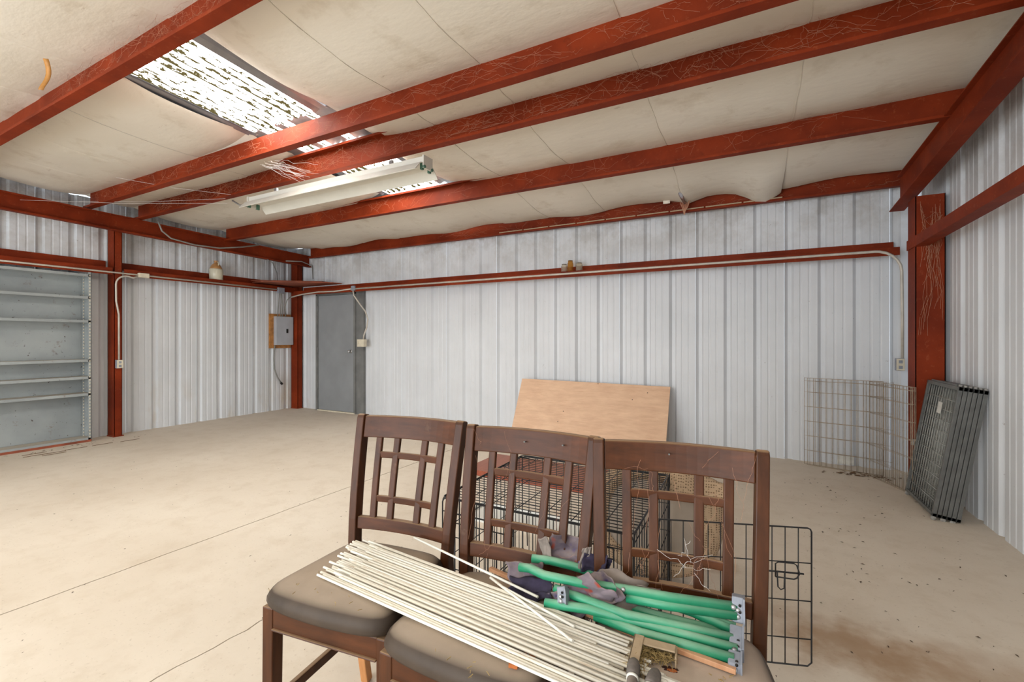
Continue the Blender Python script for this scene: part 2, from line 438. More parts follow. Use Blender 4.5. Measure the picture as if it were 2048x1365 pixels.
for bay in BAYS:
    for i in range(len(SEAMS) - 1):
        xa, xb = SEAMS[i], SEAMS[i + 1]
        if xa == -4.07 and bay in (BAYS[4], BAYS[5], BAYS[6], BAYS[1]): continue
        if xa == -.64 and bay == BAYS[1]: continue
        us = uneven(9); vs_ = [j / 9 for j in range(10)]
        mb = MB(); V = []
        for v in vs_:
            for u in us:
                x = xa + (xb - xa) * u; y = bay[0] + (bay[1] - bay[0]) * v
                d = min(u, 1 - u) * (xb - xa)
                z = sagz(x, y, bay) + .004 * math.exp(-d / .012)
                if (xb == -4.07 and 1 < bay[0] < 4) : z += .085 * math.exp(-(xb - x) / .20)
                if (xa == -3.03 and 1 < bay[0] < 4) : z += .075 * math.exp(-(x - xa) / .20)
                # slight pucker beside the seams
                z += .005 * (d / .1) * math.exp(1 - d / .1) * math.sin(y * 23 + i * 2)
                V.append((x, y, z))
        nx = len(us)
        mb.add(V, [(j * nx + k, j * nx + k + 1, (j + 1) * nx + k + 1, (j + 1) * nx + k) for j in range(9) for k in range(nx - 1)], True)
        obj('insulation_blanket', mb, 'ceil', ceil, recalc=False)
# folded seam tabs that hang a little
for x in SEAMS[1:-1]:
    for bay in BAYS[3:]:
        if x not in (-2.32, -1.57, -.64, .31): continue
        mb = MB(); pts = [(x + .004 * math.sin(j * 1.7), bay[0] + (bay[1] - bay[0]) * j / 10, sagz(x, bay[0] + (bay[1] - bay[0]) * j / 10, bay) + .002) for j in range(11)]
        mb.sweep(pts, (.003, .006), (1, 0, 0)); obj('seam_tab', mb, 'ceil', ceil)
# metal roof above the blankets
rf = MB(); rf.grid(2, 2, lambda u, v: (-7.62 + 1.0 * 3.60 * u, YF + (YB + .1 - YF) * v, roof_z(YF + (YB + .1 - YF) * v) + .10))
rf.grid(1, 1, lambda u, v: (-4.1 + 1.1 * u, -1.15 + 2.55 * v, roof_z(-1.15 + 2.55 * v) + .10))
rf.grid(2, 2, lambda u, v: (-3.13 + 4.73 * u, -1.15 + (YB + .1 + 1.15) * v, roof_z(-1.15 + (YB + .1 + 1.15) * v) + .10)) 
obj('roof_sheet', rf, 'galv', ceil, recalc=False)

# skylights (translucent ribbed roof panels)
def skylight(name, x0, x1, y0, y1, mat='skylight_panel'):
    s = struct(name); mb = MB(); prof = []
    n = 10
    for k in range(n):
        u0 = x0 + (x1 - x0) * k / n; w = (x1 - x0) / n
        prof += [(u0, 0), (u0 + w * .35, 0), (u0 + w * .5, .015), (u0 + w * .85, .015)]
    prof.append((x1, 0))
    vs = [(x, y0, roof_z(y0) + .05 + d) for x, d in prof] + [(x, y1, roof_z(y1) + .05 + d) for x, d in prof]; k = len(prof)
    mb.add(vs, [(i, i + 1, k + i + 1, k + i) for i in range(k - 1)])
    obj('translucent_panel', mb, mat, s, recalc=False)
    fl = MB()
    for xa, xb in ((x0 - .09, x0 + .004), (x1 - .004, x1 + .15)):
        for q, (ya, yb) in enumerate(((y0, y1),)):
            fl.grid(3, 1, lambda u, v: (xa + (xb - xa) * u, ya + (yb - ya) * v, roof_z(ya + (yb - ya) * v) + .045 + (.018 if 0 < u < 1 else 0)), False)
    obj('roof_flashing', fl, 'galv', s, recalc=False)
    return s
skylight('window_1', -3.99, -3.17, 1.41, 2.55)
skylight('window_3', -3.93, -3.14, 3.05, 4.21)
skylight('fill_panel_rear', -3.99, -3.17, -3.2, -1.2)  # added glowing panel, unseen behind the camera, extra overhead light
skylight('fill_panel_right', -.44, .25, -3.2, -1.2)  # added out of view to brighten the right floor and wall
# middle bay: mostly covered by loose roof sheets, light leaks between them
s = struct('window_2')
mb = MB(); mb.grid(1, 1, lambda u, v: (-3.99 + .82 * u, 2.55 + .5 * v, roof_z(2.55 + .5 * v) + .085)); obj('translucent_panel', mb, 'skylight_panel', s, recalc=False)
mb = MB()
for xa, xb in ((-4.10, -3.93), (-3.72, -3.64), (-3.54, -3.32), (-3.22, -3.0)):
    mb.box(((xa + xb) / 2, 2.80, roof_z(2.8) + .065), (xb - xa, .52, .004), Matrix.Rotation(R(-3.15), 3, 'X')); 
obj('loose_roof_strip', mb, 'galv', s)

# ------------------------------------------------------------------ red steel frame
def sec_prof(kind, d, w, t=.004, lip=.02):
    # (y, z) profiles, web at y=0, z from 0 to d ; flanges to -y (open towards the camera) for C; Z top flange goes +y
    if kind == 'C': return [(0, 0), (-w, 0), (-w, lip), (-w + t, lip), (-w + t, t), (-t, t), (-t, d - t), (-w + t, d - t), (-w + t, d - lip), (-w, d - lip), (-w, d), (0, d)]
    if kind == 'Z': return [(t, 0), (-w, 0), (-w, lip), (-w + t, lip), (-w + t, t), (0, t), (0, d), (w, d), (w, d - lip), (w - t, d - lip), (w - t, d - t), (t, d - t)]
def purlin(y, kind, d, w, x0, x1, label, n):
    zb = roof_z(y) - .21
    mb = MB(); mb.extrude(sec_prof(kind, d, w), lambda p, t: (t, y + p[0], zb + p[1]), x0, x1)
    return tag(obj('purlin', mb, 'red'), label, 'beam', 'roof purlins')
purlin(1.404, 'Z', .205, .07, -7.3, 1.40, 'red steel roof purlin nearest the camera, crossing the upper left corner', 1)
purlin(2.543, 'Z', .200, .07, -7.3, 1.40, 'red roof purlin between the large and the torn skylight openings', 2)
purlin(3.049, 'C', .235, .075, -7.3, 1.40, 'cobwebbed red roof purlin that the shop light hangs under', 3)
purlin(4.206, 'C', .215, .07, -7.3, 1.40, 'red roof purlin just behind the shop light, next to last before the back wall', 4)
# eave strut
mb = MB(); mb.extrude(sec_prof('C', .21, .06), lambda p, t: (t, 5.56 + p[0], 2.757 + p[1]), -7.05, 1.36)
tag(obj('eave_strut', mb, 'red'), 'red eave beam along the top of the back wall under sagging insulation', 'beam')
mb = MB()
for k in range(9):
    xa = -2.9 + k * .38; mb.box((xa, 5.495, 2.784), (.36, .004, .012), Matrix.Rotation(R(random.uniform(-.6, .6)), 3, 'Y'))
obj('foam_closure_strip', mb, 'cardboard', bpy.data.objects['eave_strut'])

# left rafter (channel, open side to the room)
def rl(y): return 2.632 + .022 * (5.55 - y)
rt = thing('roof_rafter', 'red channel rafter along the top of the left wall', 'beam')
def rafter_seg(y0, y1, dz, dx, parent, name):
    mb = MB(); pr = [(0, 0), (.07, 0), (.07, .02), (.066, .02), (.066, .006), (.006, .006), (.006, .199), (.066, .199), (.066, .185), (.07, .185), (.07, .205), (0, .205)]
    n = len(pr)
    vs = [(-7.26 + dx + p[0], y0, rl(y0) + dz + p[1]) for p in pr] + [(-7.26 + dx + p[0], y1, rl(y1) + dz + p[1]) for p in pr]
    mb.add(vs, [(j, (j + 1) % n, n + (j + 1) % n, n + j) for j in range(n)] + [tuple(range(n))[::-1], tuple(range(n, 2 * n))])
    return obj(name, mb, 'red', parent)
rafter_seg(-4.15, 2.98, 0, 0, rt, 'near_channel'); rafter_seg(2.72, 5.72, -.004, .008, rt, 'far_channel')
for dz in (.185, -.006):
    mb = MB(); mb.b2((-7.19, 2.70, rl(2.8) + dz), (-7.15, 3.0, rl(2.8) + dz + .012)); obj('splice_plate', mb, 'red', rt)

# right rafter (deep I section falling towards the eave)
rt = thing('roof_rafter', 'deep red I-beam rafter sloping down the right wall to the corner column', 'beam')
def zr(y): return 2.793 + .062 * (4.95 - y)
def rr(y): return 2.505 + .093 * (5.37 - y)
def quad_beam(mb, x0, x1, za, zb, y0, y1):
    mb.add([(x, y, f(y)) for y in (y0, y1) for f in (za, zb) for x in (x0, x1)], [(0, 1, 3, 2), (4, 6, 7, 5), (0, 4, 5, 1), (2, 3, 7, 6), (0, 2, 6, 4), (1, 5, 7, 3)])
mb = MB(); quad_beam(mb, 1.236, 1.244, rr, zr, -4.15, 5.30); obj('web', mb, 'red', rt)
mb = MB(); quad_beam(mb, 1.18, 1.29, lambda y: rr(y) - .010, rr, -4.15, 5.40); obj('bottom_flange', mb, 'red', rt)
mb = MB(); quad_beam(mb, 1.20, 1.285, lambda y: zr(y) - .008, zr, -4.15, 5.25); obj('top_flange', mb, 'red', rt)

# columns: channel section, web towards the camera, inner flange towards the room
def column(x_in, x_out, y, fl, z1, label, sgn):
    o = thing('steel_column', label, 'column', (x_in, y, 0))
    mb = MB(); mb.b2((0, 0, .012), (x_out - x_in, .006, z1)); obj('web', mb, 'red', o)
    mb = MB(); mb.b2((0, 0, .012), (.006 * sgn, fl, z1)); mb.b2((0, fl - .006, .012), (.022 * sgn, fl, z1)); obj('inner_flange', mb, 'red', o)
    mb = MB(); mb.b2((x_out - x_in - .006 * sgn, 0, .012), (x_out - x_in, fl, z1)); obj('outer_flange', mb, 'red', o)
    mb = MB(); mb.b2((-.0 * sgn, -.01, 0), (x_out - x_in, fl + .02, .012)); obj('base_plate', mb, 'red', o)
    return o
column(-7.40, -7.585, 2.822, .085, rl(2.85) + .16, 'red steel column halfway along the left wall beside the shelving', -1)
column(-7.40, -7.585, 5.555, .095, rl(5.6) + .16, 'red steel corner column between breaker panel and grey door', -1)
c = column(1.25, 1.44, 4.93, .20, 2.5, 'wide red corner column behind the folded wire panels at right', 1)

# girts: horizontal Z sections
def girt(name, label, fn, a, b, up=.085, down=.085, web=.2, t=.005):
    # profile in (distance from inner face, height)
    pr = [(0, -down), (t, -down), (t, -t), (web, -t), (web, up), (web - t, up), (web - t, 0), (0, 0)]
    mb = MB(); mb.extrude(pr, fn, a, b); return tag(obj(name, mb, 'red'), label, 'beam')
girt('wall_girt', 'long red girt carrying conduit and glass jars across the back wall', lambda p, t: (t, 5.45 + p[0], 2.168 + p[1]), -7.38, 1.27, .085, .078, .215)
girt('wall_girt', 'red girt on the left wall above the grey shelving', lambda p, t: (-7.385 - p[0], t, 2.232 + p[1]), -4.15, 2.80, .105, .09, .20)
girt('wall_girt', 'red girt on the left wall carrying the brown topped jug', lambda p, t: (-7.385 - p[0], t, 2.232 + p[1]), 2.925, 5.55, .105, .09, .20)
mb = MB(); t = .005
pr = [(0, 0), (0, .085), (t, .085), (t, t), (.09, t), (.09, .085), (.095, .085), (.095, 0)]
mb.extrude(pr, lambda p, y: (1.238 + p[0], y, 2.098 - .012 * (y - 3) + p[1]), -4.15, 5.12)
g = tag(obj('wall_girt', mb, 'red'), 'bright red girt running along the white right wall', 'beam')

# ------------------------------------------------------------------ grey door
d = struct('door_1')
mb = MB(); mb.b2((-6.93, 5.625, .02), (-6.035, 5.665, 2.075)); obj('door_leaf', mb, 'door_grey', d, bevel=.003)
mb = MB(); mb.b2((-6.985, 5.61, 0), (-6.935, 5.70, 2.10)); mb.b2((-6.03, 5.61, 0), (-5.985, 5.70, 2.10)); mb.b2((-6.985, 5.61, 2.08), (-5.985, 5.70, 2.11)); obj('door_frame', mb, 'frame_grey', d)
mb = MB(); mb.b2((-5.985, 5.63, 0), (-5.81, 5.70, 2.12)); obj('side_jamb', mb, 'frame_grey', d)
mb = MB(); mb.b2((-6.93, 5.60, 0), (-6.0, 5.66, .018)); obj('threshold', mb, 'ivory', d)
for z in (.45, 1.10, 1.85):
    mb = MB(); mb.tube([(-6.935, 5.617, z - .05), (-6.935, 5.617, z + .05)], .009); obj('hinge', mb, 'frame_grey', d)
mb = MB(); mb.lathe([(.032, 0), (.032, .008), (.012, .012), (.012, .035), (.026, .045), (.028, .06), (.018, .072), (.002, .074)], (-6.10, 5.625, 1.08), 16, Matrix.Rotation(R(90), 3, 'X')); obj('door_knob', mb, 'steel', d)

# ------------------------------------------------------------------ shelving (left)
s = thing('shelving_unit', 'tall grey steel shelving unit with six shelves against the left wall', 'shelving', (-7.36, 2.0, 0))
Y0, Y1 = -1.45, .575      # relative to y=2.0
mb = MB(); mb.b2((-.215, Y0, .02), (-.209, Y1, 2.13)); obj('back_panel', mb, 'shelf', s)
mb = MB(); mb.b2((-.21, Y1 - .004, .02), (0, Y1, 2.13)); obj('side_panel', mb, 'shelf', s)
mb = MB(); mb.b2((-.21, Y0, .02), (0, Y0 + .004, 2.13)); obj('side_panel', mb, 'shelf', s)
for (x, yy) in ((0, Y1), (-.18, Y1), (0, Y0), (-.18, Y0)):
    sg = -1 if yy == Y1 else 1
    mb = MB(); mb.b2((x - .028, yy, .0), (x, yy + .004 * sg, 2.14)); mb.b2((x - .003, yy, 0), (x, yy + .03 * sg, 2.14)); po = obj('corner_post', mb, 'shelf', s)
    if yy == Y1:
        hb = MB()
        for k in range(52): hb.box((x + .0012, yy - .015, .06 + k * .04), (.002, .011, .018)); hb.box((x - .014, yy - .0055, .06 + k * .04), (.011, .002, .018))
        h = obj('slot_row', hb, 'ivory', po); h['kind'] = 'stuff'
for z in (2.115, 1.835, 1.535, 1.04, .825, .615, .055):
    mb = MB(); mb.b2((-.205, Y0 + .006, z - .004), (-.002, Y1 - .006, z)); mb.b2((-.008, Y0 + .006, z - .032), (.0, Y1 - .006, z)); mb.b2((-.205, Y0 + .006, z - .03), (-.2, Y1 - .006, z)); mb.b2((-.02, Y0 + .006, z - .032), (-.003, Y1 - .006, z - .029))
    obj('shelf', mb, 'shelf', s)
mb = MB(); mb.b2((-.03, Y0, .0), (.002, Y1, .028)); obj('base_rail', mb, 'rust_sheet', s)

# ------------------------------------------------------------------ breaker panel, conduits, boxes
e = thing('breaker_panel', 'grey electrical breaker panel on a plywood backing beside the corner column', 'electrical panel', (-7.58, 5.3, 1.45))
mb = MB(); mb.b2((-.012, -.19, -.32), (.008, .24, .30)); obj('backing_board', mb, 'old_ply', e, bevel=.003)
mb = MB(); mb.b2((.008, -.11, -.265), (.085, .235, .255)); obj('cover', mb, 'panel_grey', e, bevel=.006)
mb = MB(); mb.b2((.085, .09, -.045), (.093, .125, .03)); obj('latch', mb, 'dark', e)
def tubes(name, label, cat, pts_list, r, mat, n=8):
    mb = MB()
    for pts in pts_list: mb.tube(pts, r, n)
    return tag(obj(name, mb, mat), label, cat)
def arc(c, r, a0, a1, pl, n=7):
    out = []
    for i in range(n + 1):
        a = R(a0 + (a1 - a0) * i / n); u, v = r * math.cos(a), r * math.sin(a)
        out.append((c[0], c[1] + u, c[2] + v) if pl == 'yz' else (c[0] + u, c[1], c[2] + v))
    return out
XC = -7.372
tubes('conduit', 'long pale conduit clipped along the red girt on the left wall', 'conduit', [[(XC, -1, 2.172), (XC, 5.15, 2.172)]], .011, 'conduit')
mb = MB(); 
tubes('conduit', 'pale conduit bending down the column beside the shelving to an outlet', 'conduit',
      [[(XC, 3.08, 2.155)] + arc((XC, 2.95, 2.02), .12, 60, 180, 'yz') + [(XC, 2.832, 1.8), (XC, 2.86, 1.62), (XC, 2.862, 1.02)]], .011, 'conduit')
def boxes(name, label, cat, a, b, mat, holes=None):
    t_ = thing(name, label, cat, [(a[i] + b[i]) / 2 for i in range(3)])
    c = t_.location; mb = MB(); mb.b2([a[i] - c[i] for i in range(3)], [b[i] - c[i] for i in range(3)]); obj('box_body', mb, mat, t_, bevel=.004)
    return t_
b = boxes('junction_box', 'cream conduit junction box on the girt right of the left wall column', 'electrical box', (-7.385, 3.07, 2.14), (-7.335, 3.19, 2.20), 'ivory')
mb = MB(); mb.b2((.025, -.05, -.025), (.029, .05, .025)); obj('cover_plate', mb, 'ivory', b)
def outlet(name, label, a, b, ax):
    t_ = boxes(name, label, 'outlet', a, b, 'grey_plastic'); d = [abs(b[i] - a[i]) / 2 for i in range(3)]
    mb = MB()
    if ax == 'x': mb.b2((d[0], -d[1] * .92, -d[2] * .95), (d[0] + .004, d[1] * .92, d[2] * .95))
    else: mb.b2((-d[0] * .92, -d[1] - .004, -d[2] * .95), (d[0] * .92, -d[1], d[2] * .95))
    pl = obj('face_plate', mb, 'ivory', t_)
    for sz in (-.45, .45):
        mb = MB()
        if ax == 'x': mb.b2((d[0] + .004, -.014, d[2] * sz - .014), (d[0] + .006, .014, d[2] * sz + .014))
        else: mb.b2((-.014, -d[1] - .006, d[2] * sz - .014), (.014, -d[1] - .004, d[2] * sz + .014))
        obj('socket', mb, 'grey_plastic', pl)
    return t_
outlet('outlet_box', 'duplex outlet box on the red column beside the shelving', (-7.398, 2.83, .91), (-7.35, 2.90, 1.02), 'x')
outlet('outlet_box', 'duplex outlet box low on the wall at the right end of the long girt conduit', (1.235, 5.42, 1.0), (1.30, 5.47, 1.115), 'y')
YC = 5.437
tubes('conduit', 'long pale conduit across the back wall girt, bending down at the right end', 'conduit',
      [[(-5.80, YC, 2.135), (-2, YC, 2.135), (1.08, YC, 2.135)] + [(1.08 + .2 * math.sin(R(a)), YC, 1.935 + .2 * math.cos(R(a))) for a in range(10, 91, 16)] + [(1.285, YC, 1.5), (1.285, YC, 1.11)]], .013, 'conduit')
tubes('conduit', 'wavy pale conduit from the corner column to the box above the door', 'conduit', [[(-7.33, 5.36, 2.05), (-7.1, 5.42, 2.10), (-6.7, 5.435, 2.125), (-6.3, 5.435, 2.115), (-5.86, YC, 2.14)]], .012, 'conduit')
boxes('junction_box', 'small grey junction box on the girt above the right edge of the door', 'electrical box', (-5.88, 5.415, 2.105), (-5.80, 5.448, 2.185), 'grey_plastic')
tubes('conduit', 'pale flexible conduit curving down beside the door to a switch box', 'conduit', [[(-5.845, 5.432, 2.11), (-5.84, 5.44, 2.03), (-5.76, 5.5, 1.88), (-5.65, 5.52, 1.75), (-5.60, 5.52, 1.62), (-5.63, 5.52, 1.48), (-5.69, 5.52, 1.36), (-5.70, 5.52, 1.29)]], .012, 'conduit')
sw = boxes('switch_box', 'cream light switch box hanging at the right edge of the grey door', 'switch', (-5.82, 5.49, 1.165), (-5.665, 5.56, 1.29), 'ivory')
mb = MB(); mb.b2((-.045, -.045, -.015), (-.03, -.034, .02)); obj('toggle', mb, 'ivory', sw)
boxes('junction_box', 'grey junction box on the left girt above the breaker panel', 'electrical box', (-7.40, 5.13, 2.11), (-7.345, 5.25, 2.21), 'grey_plastic')
tubes('electrical_cable', 'bundle of grey cables dropping from the girt box into the breaker panel', 'cable',
      [[(-7.37, 5.17, 2.12), (-7.40, 5.17, 1.95), (-7.5, 5.22, 1.70)], [(-7.37, 5.19, 2.12), (-7.42, 5.23, 1.95), (-7.5, 5.27, 1.70)],
       [(-7.36, 5.20, 2.12), (-7.42, 5.26, 1.92), (-7.5, 5.31, 1.70)]], .008, 'grey_conduit', 6)
tubes('electrical_cable', 'grey cable looping from the back girt into the breaker panel', 'cable', [[(-7.33, 5.36, 2.06), (-7.38, 5.32, 2.0), (-7.44, 5.32, 1.88), (-7.5, 5.38, 1.70)]], .009, 'grey_conduit', 6)
tubes('electrical_cable', 'grey cable hanging from the breaker panel with a black plug at its end', 'cable', [[(-7.55, 5.20, 1.18), (-7.56, 5.19, .95), (-7.56, 5.20, .75), (-7.56, 5.26, .60), (-7.55, 5.32, .50)]], .011, 'grey_conduit', 6)
mb = MB(); mb.tube([(-7.55, 5.32, .50), (-7.55, 5.345, .465)], .02, 8); obj('plug', mb, 'dark', bpy.data.objects['electrical_cable.002'])
tubes('electrical_cable', 'thin dark cable rising from the corner sheets to the rafter', 'cable', [[(-7.3, 5.08, 2.26), (-7.26, 5.04, 2.45), (-7.2, 4.92, 2.6), (-7.19, 4.78, 2.66)]], .007, 'frame_grey', 6)
tubes('electrical_cable', 'grey cable drooping along the left rafter from the purlin end', 'cable', [[(-7.13, 3.20, 2.90), (-7.12, 3.24, 2.78), (-7.12, 3.35, 2.70), (-7.12, 3.65, 2.665), (-7.12, 4.0, 2.68), (-7.12, 4.35, 2.76), (-7.12, 4.62, 2.84)]], .011, 'grey_conduit', 6)
tubes('electrical_cable', 'short grey cable at the far end of the left rafter', 'cable', [[(-7.17, 5.15, 2.665), (-7.16, 5.45, 2.70), (-7.14, 5.66, 2.65), (-7.14, 5.68, 2.40)]], .010, 'grey_conduit', 6)
# rusty sheets across the corner
for i, (dz, sh, lab) in enumerate(((0, 0, 'rusty metal sheet lying across the corner girts, lower of two'), (.022, .06, 'rusty metal sheet lying across the corner girts, upper of two'))):
    mb = MB(); z = 2.26 + dz
    poly = [(-7.55 + sh, 4.78 - sh), (-7.25 - sh, 4.74), (-6.33 - 3 * sh, 5.42 - sh), (-6.30 - 3 * sh, 5.60), (-7.5, 5.60)]
    n = len(poly); mb.add([(x, y, z) for x, y in poly] + [(x, y, z + .012) for x, y in poly], [tuple(range(n))[::-1], tuple(range(n, 2 * n))] + [(k, (k + 1) % n, n + (k + 1) % n, n + k) for k in range(n)])
    tag(obj('metal_sheet', mb, 'rust_sheet'), lab, 'metal sheet', 'sheets on the corner girts')
# jug
j = thing('stoneware_jug', 'cream jug with brown shoulder and ring handle on the left girt', 'jug', (-7.48, 4.15, 2.232))
mb = MB(); mb.lathe([(.082, 0), (.092, .008), (.094, .10), (.094, .165), (.088, .175)], n=24); obj('lower_body', mb, 'jug_cream', j)
mb = MB(); mb.lathe([(.088, .175), (.084, .19), (.062, .235), (.034, .262), (.026, .27), (.026, .288), (.031, .296), (.031, .305), (.02, .306)], n=24); obj('brown_shoulder', mb, 'jug_brown', j)
mb = MB(); mb.tube([(.03, .0, .285), (.052, 0, .282), (.066, 0, .262), (.066, 0, .24), (.058, 0, .225)], .008); obj('handle', mb, 'jug_cream', j)
for i, (x, y, h, r, mt, lab) in enumerate(((-2.03, 5.50, .135, .037, 'amber_glass', 'amber glass jar standing in the middle of three on the back girt'), (-2.125, 5.53, .10, .04, 'clear_glass', 'clear glass jar left of the amber jar on the back girt'), (-1.925, 5.54, .105, .042, 'clear_glass', 'clear glass jar right of the amber jar on the back girt'))):
    j = thing('glass_jar', lab, 'jar', (x, y, 2.168), 0, 'glass jars on the back girt')
    mb = MB(); mb.lathe([(r * .9, 0), (r, .008), (r, h * .78), (r * .8, h * .9), (r * .8, h)], n=18); obj('jar_body', mb, mt, j)
    mb = MB(); mb.lathe([(r * .84, h), (r * .84, h + .006), (r * .7, h + .008)], n=18); obj('rim', mb, mt, j)

# ------------------------------------------------------------------ shop light
f = thing('shop_light', 'white twin tube shop light with empty sockets hanging under a purlin', 'light fixture', (-3.62, 3.06, 2.79))
L = 1.20
mb = MB()
mb.extrude([(-.155, -.085), (-.09, -.012), (-.05, 0), (.05, 0), (.09, -.012), (.155, -.085), (.150, -.088), (.086, -.018), (.048, -.006), (-.048, -.006), (-.086, -.018), (-.150, -.088)], lambda p, t: (t, p[0], p[1]), -L, L)
obj('reflector', mb, 'fixture_white', f)
mb = MB(); mb.b2((-L, -.045, 0), (L, .045, .055)); obj('ballast_housing', mb, 'fixture_white', f, bevel=.004)
for sx in (-1, 1):
    mb = MB(); mb.b2((sx * (L - .002), -.06, -.05), (sx * (L + .012), .06, .058)); obj('end_plate', mb, 'fixture_white', f)
    for sy in (-.05, .05):
        mb = MB(); mb.b2((sx * (L - .025), sy - .014, -.062), (sx * (L - .005), sy + .014, -.008)); mb.tube([(sx * (L + .018) - .03 * (sx > 0) + .0, sy, -.04), (sx * (L + .02), sy, -.04)], .013, 10); obj('lamp_socket', mb, 'socket_green', f)
for x in (-.8, .8):
    mb = MB(); mb.box((x, 0, .078), (.04, .02, .05)); obj('hanger', mb, 'steel', f)
tubes('electrical_cable', 'grey cord leaving the left end of the shop light', 'cable', [[(-4.82, 3.06, 2.80), (-4.90, 3.05, 2.77), (-5.02, 3.04, 2.79), (-5.15, 3.035, 2.86)]], .010, 'grey_conduit', 6)
# hanging tape, torn facing tab, exposed foil
mb = MB(); mb.grid(2, 10, lambda u, v: (-3.96 + .022 * (u - .5) * (1 - .3 * v) - .03 * math.sin(v * 2.0), 1.15 + .02 * math.sin(v * 4) + .02 * u, 3.085 - .20 * v))
tag(obj('tape_strip', mb, 'tape_brown', solid=.0012), 'curled brown tape strip dangling from the ceiling at upper left', 'tape')
mb = MB(); mb.grid(2, 3, lambda u, v: (-.87 + .075 * u, 5.44 + .01 * math.sin(3 * u), 2.965 - .10 * v)); tag(obj('facing_scrap', mb, 'ceil', solid=.002), 'small torn scrap of white facing hanging before the eave beam', 'scrap')
mb = MB(); mb.tube([(-.68, 4.24, 3.035), (-.665, 4.55, 2.985), (-.66, 4.9, 2.94), (-.645, 5.2, 2.875), (-.63, 5.40, 2.83)], [.010, .016, .020, .026, .014], 8); tag(obj('foil_strip', mb, 'foil'), 'shiny foil strip showing in a split ceiling seam above the back wall', 'foil')
mb = MB()
for k in range(26):
    a = random.uniform(-1, 1); mb.tube([(-.63 + .06 * a, 5.42, 2.86 + random.uniform(-.02, .02)), (-.63 + .03 * a, 5.41, 2.78), (-.635 + random.uniform(-.01, .01), 5.41, 2.70 + random.uniform(0, .05))], .0022, 4)
tag(obj('cobweb', mb, 'web'), 'dusty triangular cobweb dangling under the foil strip', 'cobweb', None, 'stuff')

